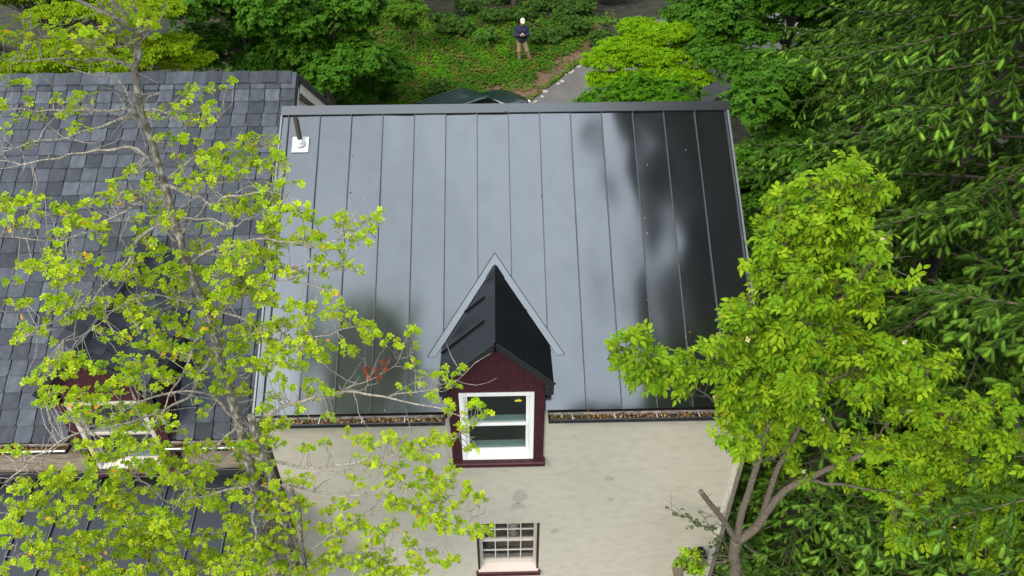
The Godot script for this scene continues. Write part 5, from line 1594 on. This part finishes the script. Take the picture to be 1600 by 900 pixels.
func make_ground_cover() -> void:
	rng.seed = 55
	var xfs := []
	var cols := []
	var patch := noise(0.35, 9, 3)
	var tone := noise(0.3, 10, 3)
	for k in 105000:
		var x := rng.randf_range(-11.0, 5.2)
		var z := rng.randf_range(-24.5, -14.4)
		# not on the drive
		var edge := -15.0
		if x > -9.0:
			edge = lerp(-14.8, -15.6, clamp((x + 9.0) / 7.0, 0.0, 1.0))
		if x > -2.0:
			edge = lerp(-15.6, -15.9, clamp((x + 2.0) / 2.9, 0.0, 1.0))
		if x > 0.9:
			edge = -15.9 - (x - 0.9) * 1.2
		if z > edge - 0.1:
			continue
		var v := patch.get_noise_2d(x * 3.0, z * 3.0)
		var dirt := 0.0
		# bare strip of dirt along the drive
		var gap := edge - z
		if x > -0.9:
			dirt = clamp(1.35 - abs(gap - 0.75) / 0.8, 0.0, 1.0) * clamp((x + 0.9) * 1.2, 0.0, 1.0)
		if rng.randf() < dirt * 0.88 + (0.5 if v < -0.25 else 0.0):
			continue
		if z < -20.6 and rng.randf() < 0.3 + (-20.6 - z) * 0.22:
			continue
		xfs.append(Transform3D(facing(Vector3(rng.randf_range(-0.4, 0.4), 1, rng.randf_range(-0.2, 0.6))).scaled(Vector3.ONE * rng.randf_range(0.6, 1.3)), Vector3(x, ground_h(x, z) + rng.randf_range(0.02, 0.13), z)))
		var c := Color(0.1, 0.24, 0.008).lerp(MAPLE, clamp(0.5 + 1.5 * tone.get_noise_2d(x, z), 0.0, 1.0)) if v > -0.12 else Color(0.12, 0.16, 0.02)
		if rng.randf() < 0.02:
			c = Color(0.2, 0.12, 0.05)
		cols.append(tint(c, 0.3))
	var o := multi("ground_cover", diamond_mesh(6, 0.062, 0.036, 0.7, 0.2), M.far_leaf, xfs, cols)
	tag(o, "bright green low ground cover on the bank behind the house", "ground cover")
	# grass and ivy elsewhere round the house, thin
	xfs = []
	cols = []
	for k in 30000:
		var x := rng.randf_range(3.3, 15.0)
		var z := rng.randf_range(-16.0, 9.0)
		if z < -10.5 and x < 6.0 - (z + 10.5) * 0.9:
			continue
		xfs.append(Transform3D(facing(Vector3(rng.randf_range(-0.4, 0.4), 1, rng.randf_range(-0.2, 0.6))).scaled(Vector3.ONE * rng.randf_range(0.8, 1.6)), Vector3(x, ground_h(x, z) + rng.randf_range(0.02, 0.1), z)))
		cols.append(tint(Color(0.07, 0.15, 0.02), 0.3))
	o = multi("ivy", diamond_mesh(6, 0.1, 0.07, 0.4, 0.2), M.far_leaf, xfs, cols)
	tag(o, "dark ivy covering the ground under the spruces", "ivy")

# ---------------------------------------------------------------- the man on the bank
# tapered capsules joined by a smooth minimum, meshed as surface nets
func flesh(prims: Array, cell: float, k: float) -> Mesh:
	var lo := Vector3.ONE * 1e6
	var hi := Vector3.ONE * -1e6
	for p in prims:
		for e in 2:
			var r: Vector3 = Vector3.ONE * (p[2 + e] + cell * 3)
			lo = lo.min(p[e] - r)
			hi = hi.max(p[e] + r)
	var nx := int((hi.x - lo.x) / cell) + 2
	var ny := int((hi.y - lo.y) / cell) + 2
	var nz := int((hi.z - lo.z) / cell) + 2
	var f := PackedFloat32Array()
	f.resize(nx * ny * nz)
	f.fill(10.0)
	for p in prims:
		var a: Vector3 = p[0]
		var b: Vector3 = p[1]
		var ra: float = p[2]
		var rb: float = p[3]
		var m: Vector3 = Vector3.ONE * (max(ra, rb) + cell * 3 + k)
		var l: Vector3 = ((a.min(b) - m - lo) / cell).floor()
		var u: Vector3 = ((a.max(b) + m - lo) / cell).ceil()
		var ab := b - a
		var q: float = max(ab.length_squared(), 1e-9)
		for i in range(max(0, int(l.x)), min(nx, int(u.x) + 1)):
			for j in range(max(0, int(l.y)), min(ny, int(u.y) + 1)):
				for z in range(max(0, int(l.z)), min(nz, int(u.z) + 1)):
					var w := lo + Vector3(i, j, z) * cell
					var t: float = clamp((w - a).dot(ab) / q, 0.0, 1.0)
					var d := (w - a - ab * t).length() - lerpf(ra, rb, t)
					var at_ := (i * ny + j) * nz + z
					var o := f[at_]
					var h: float = max(k - abs(o - d), 0.0) / k
					f[at_] = min(o, d) - h * h * k * 0.25
	var ids := {}
	var st := begin(true)
	var step := [ny * nz, nz, 1]
	var corner := []
	for c in 8:
		corner.append((c & 1) * step[0] + ((c >> 1) & 1) * step[1] + ((c >> 2) & 1) * step[2])
	var edges := [[0, 1], [2, 3], [4, 5], [6, 7], [0, 2], [1, 3], [4, 6], [5, 7], [0, 4], [1, 5], [2, 6], [3, 7]]
	for i in nx - 1:
		for j in ny - 1:
			for z in nz - 1:
				var at_: int = (i * ny + j) * nz + z
				var inside := 0
				for c in 8:
					if f[at_ + corner[c]] < 0:
						inside += 1
				if inside == 0 or inside == 8:
					continue
				var sum := Vector3.ZERO
				var n := 0
				for e in edges:
					var v0 := f[at_ + corner[e[0]]]
					var v1 := f[at_ + corner[e[1]]]
					if (v0 < 0) != (v1 < 0):
						var t := v0 / (v0 - v1)
						var c0 := Vector3(e[0] & 1, (e[0] >> 1) & 1, (e[0] >> 2) & 1)
						var c1 := Vector3(e[1] & 1, (e[1] >> 1) & 1, (e[1] >> 2) & 1)
						sum += c0.lerp(c1, t)
						n += 1
				ids[at_] = lo + (Vector3(i, j, z) + sum / n) * cell
	for at_ in ids:
		var i: int = at_ / (ny * nz)
		var j: int = (at_ / nz) % ny
		var z: int = at_ % nz
		for ax in 3:
			var other: int = at_ + step[ax]
			if other >= f.size():
				continue
			if (f[at_] < 0) == (f[other] < 0):
				continue
			var s1: int = step[(ax + 1) % 3]
			var s2: int = step[(ax + 2) % 3]
			if not (ids.has(at_ - s1) and ids.has(at_ - s2) and ids.has(at_ - s1 - s2)):
				continue
			if f[at_] < 0:
				quad(st, ids[at_ - s1 - s2], ids[at_ - s2], ids[at_], ids[at_ - s1])
			else:
				quad(st, ids[at_ - s1 - s2], ids[at_ - s1], ids[at_], ids[at_ - s2])
	return done(st)

func make_person() -> void:
	# his feet are where the view ray meets the bank
	var d := ray(815, 97)
	var s := 20.0
	while true:
		var w := CAM + d * s
		if w.y <= ground_h(w.x, w.z):
			break
		s += 0.02
	var foot := CAM + d * s
	foot.y = ground_h(foot.x, foot.z)
	print("man at ", foot, " depth ", s)
	var man := thing("person", "person in navy sweater, khaki trousers and white cap looking down at a hand-held controller", "person", foot, 0.04)
	man.scale = Vector3.ONE * 0.96
	var skin := plain(0.3, 0.17, 0.11, 0.6)
	var navy := grained([[0.0, 0.008, 0.011, 0.03], [1.0, 0.02, 0.025, 0.062]], 0.04, 201, Vector3(5, 5, 5), 0.9)
	var khaki := grained([[0.0, 0.2, 0.14, 0.075], [1.0, 0.33, 0.245, 0.14]], 0.03, 203, Vector3(4, 4, 4), 0.9)
	var hipl := Vector3(-0.09, 0.92, 0)
	var hipr := Vector3(0.09, 0.92, 0)
	var kl := Vector3(-0.1, 0.5, 0.06)
	var kr := Vector3(0.22, 0.5, 0.07)
	var al := Vector3(-0.08, 0.09, -0.02)
	var ar := Vector3(0.36, 0.09, 0.0)
	var sl := Vector3(-0.19, 1.42, 0)
	var sr := Vector3(0.19, 1.42, 0)
	var el := Vector3(-0.29, 1.14, 0.06)
	var er := Vector3(0.28, 1.14, 0.06)
	var wl := Vector3(-0.08, 1.2, 0.27)
	var wr := Vector3(0.09, 1.2, 0.27)
	var neck := Vector3(0.01, 1.5, 0.02)
	var head := Vector3(0.03, 1.665, 0.075)
	var prims := [
		[Vector3(0, 0.98, 0), Vector3(0, 1.2, 0.01), 0.14, 0.135], [Vector3(-0.07, 1.32, 0.01), Vector3(0.07, 1.32, 0.01), 0.13, 0.13], [sl, sr, 0.075, 0.075], [neck + Vector3(0, -0.06, 0), head + Vector3(0, -0.06, -0.02), 0.062, 0.055],
		[head + Vector3(0, 0.03, -0.015), head + Vector3(0.0, -0.05, 0.02), 0.098, 0.07], [head + Vector3(0, -0.085, 0.045), head + Vector3(0, -0.1, 0.05), 0.04, 0.03], [head + Vector3(0, -0.005, 0.09), head + Vector3(0, -0.045, 0.108), 0.014, 0.018],
		[head + Vector3(-0.092, -0.01, -0.01), head + Vector3(-0.09, -0.05, -0.005), 0.022, 0.015], [head + Vector3(0.092, -0.01, -0.01), head + Vector3(0.09, -0.05, -0.005), 0.022, 0.015],
		[sl, el, 0.058, 0.045], [el, wl, 0.043, 0.03], [sr, er, 0.058, 0.045], [er, wr, 0.043, 0.03],
		[hipl, kl, 0.085, 0.058], [kl, al, 0.056, 0.038], [hipr, kr, 0.085, 0.058], [kr, ar, 0.056, 0.038]]
	# hands: palm, four bent fingers and a thumb on each side of the controller
	for sd in [-1, 1]:
		var w: Vector3 = wl if sd < 0 else wr
		var palm := w + Vector3(-sd * 0.012, 0.01, 0.045)
		prims.append([w, palm, 0.03, 0.032])
		for q in 4:
			var k0 := palm + Vector3(-sd * 0.008, -0.022 + q * 0.018, 0.03)
			var k1 := k0 + Vector3(-sd * 0.012, -0.004, 0.034 - abs(q - 1.5) * 0.004)
			var k2 := k1 + Vector3(-sd * 0.026, -0.002, 0.006)
			prims.append([k0, k1, 0.0105, 0.0095])
			prims.append([k1, k2, 0.0095, 0.008])
		var t0 := palm + Vector3(-sd * 0.015, 0.022, 0.0)
		prims.append([t0, t0 + Vector3(-sd * 0.02, 0.025, 0.022), 0.012, 0.01])
		prims.append([t0 + Vector3(-sd * 0.02, 0.025, 0.022), t0 + Vector3(-sd * 0.032, 0.026, 0.045), 0.01, 0.008])
	put(flesh(prims, 0.0125, 0.022), "body", skin, man)
	put(flesh([
		[Vector3(-0.05, 0.95, 0), Vector3(0.05, 0.95, 0), 0.16, 0.16], [Vector3(-0.04, 1.1, 0.01), Vector3(0.04, 1.1, 0.01), 0.16, 0.16], [Vector3(-0.08, 1.31, 0.01), Vector3(0.08, 1.31, 0.01), 0.155, 0.155], [sl, sr, 0.095, 0.095], [neck + Vector3(0, -0.07, 0), neck + Vector3(0, 0.0, 0.005), 0.085, 0.072],
		[sl, el, 0.08, 0.066], [el, wl + (el - wl) * 0.1, 0.066, 0.046], [sr, er, 0.08, 0.066], [er, wr + (er - wr) * 0.1, 0.066, 0.046]], 0.016, 0.05), "sweater", navy, man)
	put(flesh([
		[Vector3(-0.06, 0.93, -0.005), Vector3(0.06, 0.93, -0.005), 0.145, 0.145], [hipl, kl, 0.112, 0.082], [kl, al + Vector3(0, 0.02, 0), 0.08, 0.07], [hipr, kr, 0.112, 0.082], [kr, ar + Vector3(0, 0.02, 0), 0.08, 0.07]], 0.016, 0.035), "trousers", khaki, man)
	var black := plain(0.015, 0.014, 0.014, 0.5)
	for q in [[al, -0.1], [ar, 0.35]]:
		var a: Vector3 = q[0]
		var f := Vector3(sin(q[1]), 0, cos(q[1]))
		put(flesh([[a + Vector3(0, -0.045, -0.04), a + Vector3(0, -0.055, 0) + f * 0.13, 0.045, 0.04], [a + Vector3(0, -0.05, 0) + f * 0.13, a + Vector3(0, -0.06, 0) + f * 0.17, 0.04, 0.032], [a, a + Vector3(0, -0.04, 0), 0.05, 0.048]], 0.012, 0.02), "shoe", black, man)
	# cap with its peak lowered over the face
	var capm := plain(0.58, 0.56, 0.48, 0.85)
	var cap := put(flesh([[head + Vector3(0, 0.06, -0.02), head + Vector3(0, 0.05, 0.015), 0.1, 0.096], [head + Vector3(0, 0.085, -0.02), head + Vector3(0, 0.08, 0), 0.09, 0.09]], 0.012, 0.02), "cap", capm, man)
	var pk := begin()
	var peak := []
	for k in 9:
		var a := PI * k / 8.0
		peak.append(head + Vector3(cos(a) * 0.085, 0.045 - 0.055 * sin(a), 0.075 + sin(a) * 0.1))
	prism(pk, peak, Vector3(0, 0.008, 0.004))
	build(pk, "peak", capm, cap)
	var hs := begin(true)
	put(flesh([[head + Vector3(-0.05, -0.02, -0.06), head + Vector3(0.05, -0.02, -0.06), 0.058, 0.058]], 0.012, 0.02), "hair", plain(0.03, 0.02, 0.014, 0.8), man)
	for sd in [-1, 1]:
		var es := begin(true)
		tube(es, [head + Vector3(sd * 0.034, -0.005, 0.078), head + Vector3(sd * 0.034, -0.005, 0.094)], [0.012, 0.006], 8)
		build(es, "eye", black, man)
	one_box("mouth", head + Vector3(0, -0.078, 0.092), Vector3(0.045, 0.008, 0.01), plain(0.16, 0.06, 0.05, 0.6), man, 0.002)
	# the controller he holds
	var ct := thing("remote_controller", "small black remote controller with a pale phone screen held in the man's hands", "controller", foot + Vector3(0.005, 1.2, 0.335) * 0.96, 0.04)
	one_box("controller_body", Vector3(0, 0, 0), Vector3(0.13, 0.035, 0.075), black, ct, 0.012, Basis(Vector3.RIGHT, 0.7))
	one_box("phone", Vector3(0, 0.06, -0.045), Vector3(0.145, 0.075, 0.009), black, ct, 0.003, Basis(Vector3.RIGHT, -0.5))
	one_box("phone_back_plate", Vector3(0.02, 0.061, -0.038), Vector3(0.05, 0.05, 0.003), plain(0.6, 0.62, 0.66, 0.3), ct, 0.0, Basis(Vector3.RIGHT, -0.5))
	for sd in [-1, 1]:
		one_box("stick", Vector3(sd * 0.035, 0.028, 0.012), Vector3(0.01, 0.022, 0.01), black, ct, 0.002)
		one_box("phone_clamp", Vector3(sd * 0.03, 0.035, -0.022), Vector3(0.012, 0.05, 0.01), black, ct, 0.002, Basis(Vector3.RIGHT, -0.4))

# ---------------------------------------------------------------- the parked car behind the ridge
func make_car() -> void:
	var where := Vector3(-1.3, 0.43, -13.9)
	var car := thing("parked_car", "dark green car with ribbed roof parked on the drive behind the metal ridge", "car", where, deg_to_rad(44))
	var paint := plain(0.006, 0.022, 0.018, 0.35, 0.0)
	paint.clearcoat_enabled = true
	paint.clearcoat = 0.35
	paint.clearcoat_roughness = 0.12
	var glass := plain(0.008, 0.012, 0.01, 0.05)
	glass.metallic_specular = 0.9
	var dark := plain(0.012, 0.012, 0.013, 0.7)
	var chrome := plain(0.6, 0.6, 0.6, 0.2, 1.0)
	# body loft: x, shoulder height, half width, floor height
	var stations := [[-2.2, 0.8, 0.72, 0.42], [-2.1, 0.93, 0.82, 0.32], [-1.6, 1.05, 0.87, 0.28], [-0.6, 1.08, 0.88, 0.28], [0.5, 1.09, 0.88, 0.28], [0.9, 1.1, 0.875, 0.28], [1.4, 1.09, 0.87, 0.28], [2.0, 1.05, 0.85, 0.3], [2.4, 0.98, 0.8, 0.34], [2.56, 0.78, 0.7, 0.42]]
	var st := begin(true)
	var rings := []
	for s in stations:
		var ring := []
		for q in [[-0.86, 0.0, 1], [-1.0, 0.35, 0], [-0.98, 0.75, 0], [-0.9, 0.95, 0], [-0.72, 1.0, 0], [-0.35, 1.03, 0], [0.0, 1.04, 0], [0.35, 1.03, 0], [0.72, 1.0, 0], [0.9, 0.95, 0], [0.98, 0.75, 0], [1.0, 0.35, 0], [0.86, 0.0, 1]]:
			ring.append(Vector3(s[0], lerp(float(s[3]), float(s[1]), float(q[1])), q[0] * s[2]))
		rings.append(ring)
	for i in rings.size() - 1:
		for k in 13:
			var k2 := (k + 1) % 13
			quad(st, rings[i][k], rings[i][k2], rings[i + 1][k2], rings[i + 1][k])
	for i in range(1, 12):
		tri(st, rings[0][0], rings[0][i + 1], rings[0][i])
		tri(st, rings[-1][0], rings[-1][i], rings[-1][i + 1])
	build(st, "body", paint, car)
	# cabin: glass all round, pillars, then the roof
	var belt := 1.1
	var gx := [[-2.05, -1.75], [1.12, 0.42]]
	var b := [Vector3(-2.02, belt, -0.8), Vector3(1.12, belt, -0.78), Vector3(1.12, belt, 0.78), Vector3(-2.02, belt, 0.8)]
	var r := [Vector3(-1.72, 1.55, -0.64), Vector3(0.42, 1.56, -0.63), Vector3(0.42, 1.56, 0.63), Vector3(-1.72, 1.55, 0.64)]
	var parts := [["side_glass", 0, 1], ["windscreen", 1, 2], ["side_glass", 2, 3], ["rear_glass", 3, 0]]
	for p in parts:
		var gs := begin()
		var c := Vector3(-0.4, 1.2, 0)
		face_out(gs, [b[p[1]], b[p[2]], r[p[2]], r[p[1]]], (b[p[1]] + b[p[2]]) * 0.5 - c)
		build(gs, p[0], glass, car)
	for i in 4:
		var ps := begin()
		tube(ps, [b[i] + Vector3(0, -0.05, 0), r[i]], [0.05, 0.045], 6)
		build(ps, "pillar", paint, car)
	for sd in [-1, 1]:
		var ps := begin()
		tube(ps, [Vector3(-0.55, belt - 0.05, sd * 0.79), Vector3(-0.6, 1.56, sd * 0.635)], [0.045, 0.04], 6)
		build(ps, "pillar", paint, car)
	var rs := begin(true)
	var n := 10
	var grid := []
	for i in n + 1:
		var row := []
		for k in n + 1:
			var u := float(i) / n
			var v := float(k) / n * 2.0 - 1.0
			var edge: float = pow(abs(v), 4.0) * 0.05 + pow(abs(u * 2 - 1), 4.0) * 0.045
			row.append(Vector3(lerp(-1.8, 0.5, u), 1.625 - edge, v * 0.675))
		grid.append(row)
	for i in n:
		for k in n:
			quad(rs, grid[i][k], grid[i][k + 1], grid[i + 1][k + 1], grid[i + 1][k])
			quad(rs, grid[i][k + 1] - Vector3(0, 0.05, 0), grid[i][k] - Vector3(0, 0.05, 0), grid[i + 1][k] - Vector3(0, 0.05, 0), grid[i + 1][k + 1] - Vector3(0, 0.05, 0))
	for k in n:
		quad(rs, grid[0][k + 1], grid[0][k], grid[0][k] - Vector3(0, 0.05, 0), grid[0][k + 1] - Vector3(0, 0.05, 0))
		quad(rs, grid[n][k], grid[n][k + 1], grid[n][k + 1] - Vector3(0, 0.05, 0), grid[n][k] - Vector3(0, 0.05, 0))
		quad(rs, grid[k][0], grid[k + 1][0], grid[k + 1][0] - Vector3(0, 0.05, 0), grid[k][0] - Vector3(0, 0.05, 0))
		quad(rs, grid[k + 1][n], grid[k][n], grid[k][n] - Vector3(0, 0.05, 0), grid[k + 1][n] - Vector3(0, 0.05, 0))
	var roof := build(rs, "roof", paint, car)
	for k in 6:
		one_box("rib", Vector3(-0.85, 1.628, -0.5 + k * 0.2), Vector3(1.6, 0.014, 0.045), paint, roof, 0.006)
	one_box("windscreen_trim", Vector3(1.15, belt + 0.03, 0), Vector3(0.09, 0.03, 1.5), plain(0.3, 0.3, 0.3, 0.5), car, 0.008)
	for sd in [-1, 1]:
		var wp := begin()
		tube(wp, [Vector3(1.13, 1.14, sd * 0.2 + 0.1), Vector3(0.85, 1.33, sd * 0.3 - 0.1)], [0.01, 0.007], 5)
		build(wp, "wiper", dark, car)
		one_box("headlight", Vector3(2.46, 0.8, sd * 0.62), Vector3(0.2, 0.14, 0.26), plain(0.75, 0.76, 0.74, 0.1), car, 0.03)
		one_box("tail_light", Vector3(-2.16, 0.78, sd * 0.66), Vector3(0.1, 0.2, 0.14), plain(0.3, 0.02, 0.02, 0.2), car, 0.02)
		one_box("mirror", Vector3(0.78, 1.07, sd * 0.95), Vector3(0.1, 0.13, 0.18), paint, car, 0.03)
		for x in [1.6, -1.4]:
			var ws := begin(true)
			tube(ws, [Vector3(x, 0.32, sd * 0.66), Vector3(x, 0.32, sd * 0.7), Vector3(x, 0.32, sd * 0.86), Vector3(x, 0.32, sd * 0.89)], [0.28, 0.32, 0.32, 0.28], 20)
			var wheel := build(ws, "tyre", dark, car)
			var rm := begin(true)
			tube(rm, [Vector3(x, 0.32, sd * 0.87), Vector3(x, 0.32, sd * 0.9)], [0.2, 0.18], 16)
			build(rm, "rim", chrome, wheel)
		for x in [-0.3, -1.2]:
			one_box("door_handle", Vector3(x, 0.86, sd * 0.885), Vector3(0.18, 0.03, 0.03), paint, car, 0.008)
	one_box("bumper", Vector3(2.52, 0.5, 0), Vector3(0.16, 0.14, 1.4), dark, car, 0.04)
	one_box("bumper", Vector3(-2.2, 0.5, 0), Vector3(0.16, 0.14, 1.45), dark, car, 0.04)
	one_box("grille", Vector3(2.54, 0.7, 0), Vector3(0.06, 0.12, 0.8), dark, car, 0.01)

# ---------------------------------------------------------------- small things
func make_small_things() -> void:
	var black := plain(0.012, 0.012, 0.013, 0.45, 0.2)
	var p := on_z(1091, 862, WALL_Z)
	var l := thing("wall_lantern", "black box lantern fixed low on the stucco wall near the corner", "lantern", Vector3(p.x, p.y, WALL_Z))
	one_box("back_plate", Vector3(0, 0.02, 0.012), Vector3(0.11, 0.24, 0.022), black, l, 0.004)
	one_box("arm", Vector3(0, 0.1, 0.06), Vector3(0.03, 0.03, 0.09), black, l, 0.004)
	one_box("lantern_cap", Vector3(0, 0.115, 0.125), Vector3(0.16, 0.025, 0.16), black, l, 0.008)
	one_box("lantern_base", Vector3(0, -0.13, 0.125), Vector3(0.13, 0.02, 0.13), black, l, 0.006)
	one_box("lantern_glass", Vector3(0, -0.01, 0.125), Vector3(0.105, 0.21, 0.105), plain(0.03, 0.03, 0.03, 0.1), l, 0.003)
	for sx in [-1, 1]:
		for sz in [-1, 1]:
			one_box("cage_bar", Vector3(sx * 0.058, -0.008, 0.125 + sz * 0.058), Vector3(0.014, 0.225, 0.014), black, l, 0.002)
	# fallen leaves on the metal roof
	rng.seed = 77
	var lm := leaf_mesh(1, 0.05, 0.028, 0.15)
	var n := Vector3(0, 1, TAN).normalized()
	var spots := [[550, 243, 0], [545, 300, 0], [598, 720, 9], [847, 308, 1], [1012, 258, 2], [1070, 526, 2], [1075, 520, 0], [1010, 366, 2], [750, 467, 3], [747, 462, 3], [826, 496, 3], [829, 500, 0], [855, 496, 0], [1013, 470, 0], [600, 642, 2], [917, 643, 0], [1007, 340, 2], [1160, 375, 3], [955, 560, 2], [1072, 235, 2]]
	for s in spots:
		if s[2] == 9:
			continue
		var d := ray(s[0], s[1])
		var nn := Vector3(0, 1, TAN)
		var t := (Vector3(0, RIDGE_Y, 0) - CAM).dot(nn) / d.dot(nn)
		var q := CAM + d * t + n * 0.02
		var m := [M.dead_a, M.dead_b, M.petal, M.dead_c][s[2]] as Material
		var o := put(lm, "fallen_leaf", m, self, Transform3D(facing(n + Vector3(rng.randf_range(-0.15, 0.15), 0, 0)).scaled(Vector3.ONE * (rng.randf_range(0.22, 0.4) if s[2] == 2 else rng.randf_range(0.5, 1.0))), q))
		tag(o, ["small red-brown fallen leaf lying on the metal roof", "rusty dry leaf caught on a seam of the metal roof", "tiny pale petal lying on the dark metal roof", "orange dry leaf lying in the dormer's valley flashing"][s[2]], "leaf", "leaves fallen on the metal roof")
	# fine-leaved shrub reaching across the wall
	var limbs := [[0.02, 0.012, 0.0, 1160, 905, 1150, 880, 1140, 860], [0.012, 0.004, 0.0, 1148, 875, 1130, 845, 1110, 828, 1080, 812, 1055, 800, 1040, 790], [0.01, 0.004, 0.1, 1140, 862, 1125, 850, 1112, 842], [0.008, 0.003, 0.0, 1110, 828, 1100, 808, 1092, 797], [0.008, 0.003, 0.1, 1148, 880, 1130, 885, 1118, 880]]
	var clumps := [[1042, 794, 5, 3], [1056, 803, 8, 5], [1070, 806, 10, 6], [1082, 812, 11, 7], [1094, 818, 11, 7], [1080, 825, 8, 5], [1108, 826, 11, 7], [1120, 822, 10, 7], [1124, 845, 12, 8], [1115, 852, 10, 7], [1130, 862, 11, 8], [1120, 868, 9, 6], [1135, 880, 9, 6], [1095, 800, 4, 3], [1122, 792, 4, 5], [1066, 795, 4, 3]]
	var foot := on_z(1160, 905, 3.85)
	near_tree("holly_shrub", "fine-leaved dark green shrub reaching across the stucco wall above the lantern", 3.85, limbs, clumps, {
		"seed": 61, "foot": Vector3(foot.x, 0.0, 3.85), "trunks": 1, "bark": M.bark_brown, "depth": 0.1, "density": 3300.0, "twiggy": 0.4, "yellow": 0.03, "col2": Color(0.05, 0.09, 0.02), "col": Color(0.09, 0.15, 0.035), "ycol": Color(0.4, 0.36, 0.16),
		"leaf": leaf_mesh(6, 0.024, 0.013, 0.5, 0.2), "bare": 10}).set_meta("category", "shrub")

func _ready() -> void:
	look()
	# --- camera
	var cam := Camera3D.new()
	cam.name = "camera"
	add_child(cam)
	cam.transform = Transform3D(Basis(RT, UPV, -FW), CAM)
	cam.fov = rad_to_deg(2.0 * atan(450.0 / FOCAL))
	cam.near = 0.05
	cam.far = 1500.0
	cam.current = true
	# --- bright thin overcast
	var env := Environment.new()
	env.background_mode = Environment.BG_SKY
	var sky := Sky.new()
	var sm := PanoramaSkyMaterial.new()
	sm.panorama = cloud_sky()
	sky.sky_material = sm
	env.sky = sky
	env.background_energy_multiplier = 1.5
	env.tonemap_mode = Environment.TONE_MAPPER_LINEAR
	env.tonemap_exposure = 1.82
	env.sdfgi_enabled = true
	env.ssao_enabled = true
	env.ssil_enabled = true
	var we := WorldEnvironment.new()
	we.name = "world"
	we.environment = env
	add_child(we)
	# --- the sun behind thin cloud, high on the left behind the camera
	var sun := DirectionalLight3D.new()
	sun.name = "sun"
	sun.light_energy = 0.5
	sun.light_color = Color(1.0, 0.96, 0.88)
	sun.light_angular_distance = 14.0
	sun.shadow_enabled = true
	add_child(sun)
	sun.look_at_from_position(Vector3(-4.8, 6.8, 5.5), Vector3.ZERO)
	# --- materials, then the place
	make_materials()
	more_materials()
	make_ground()
	make_house()
	make_slate_house()
	make_near_left_tree()
	make_near_right_tree()
	make_spruces()
	make_far_trees()
	make_ground_cover()
	make_person()
	make_car()
	make_small_things()

# an even cover of thin cloud, its lumps a little lighter and darker, all the way round
func cloud_sky() -> ImageTexture:
	var w := 512
	var h := 256
	var img := Image.create(w, h, false, Image.FORMAT_RGBF)
	var big := noise(0.9, 14, 4)
	for j in h:
		var la := PI * (0.5 - (j + 0.5) / h)
		for i in w:
			var lo := TAU * (i + 0.5) / w
			var d := Vector3(cos(la) * sin(lo), sin(la), cos(la) * cos(lo))
			if d.y < -0.02:
				img.set_pixel(i, j, Color(0.16, 0.17, 0.13))
				continue
			# seen on a flat layer of cloud overhead
			var s: Vector2 = Vector2(d.x, d.z) / (d.y + 0.25)
			var v := 1.0 + 0.6 * big.get_noise_2d(s.x * 1.6, s.y * 1.6)
			img.set_pixel(i, j, Color(0.78 * v, 0.84 * v, 0.91 * v))
	return ImageTexture.create_from_image(img)
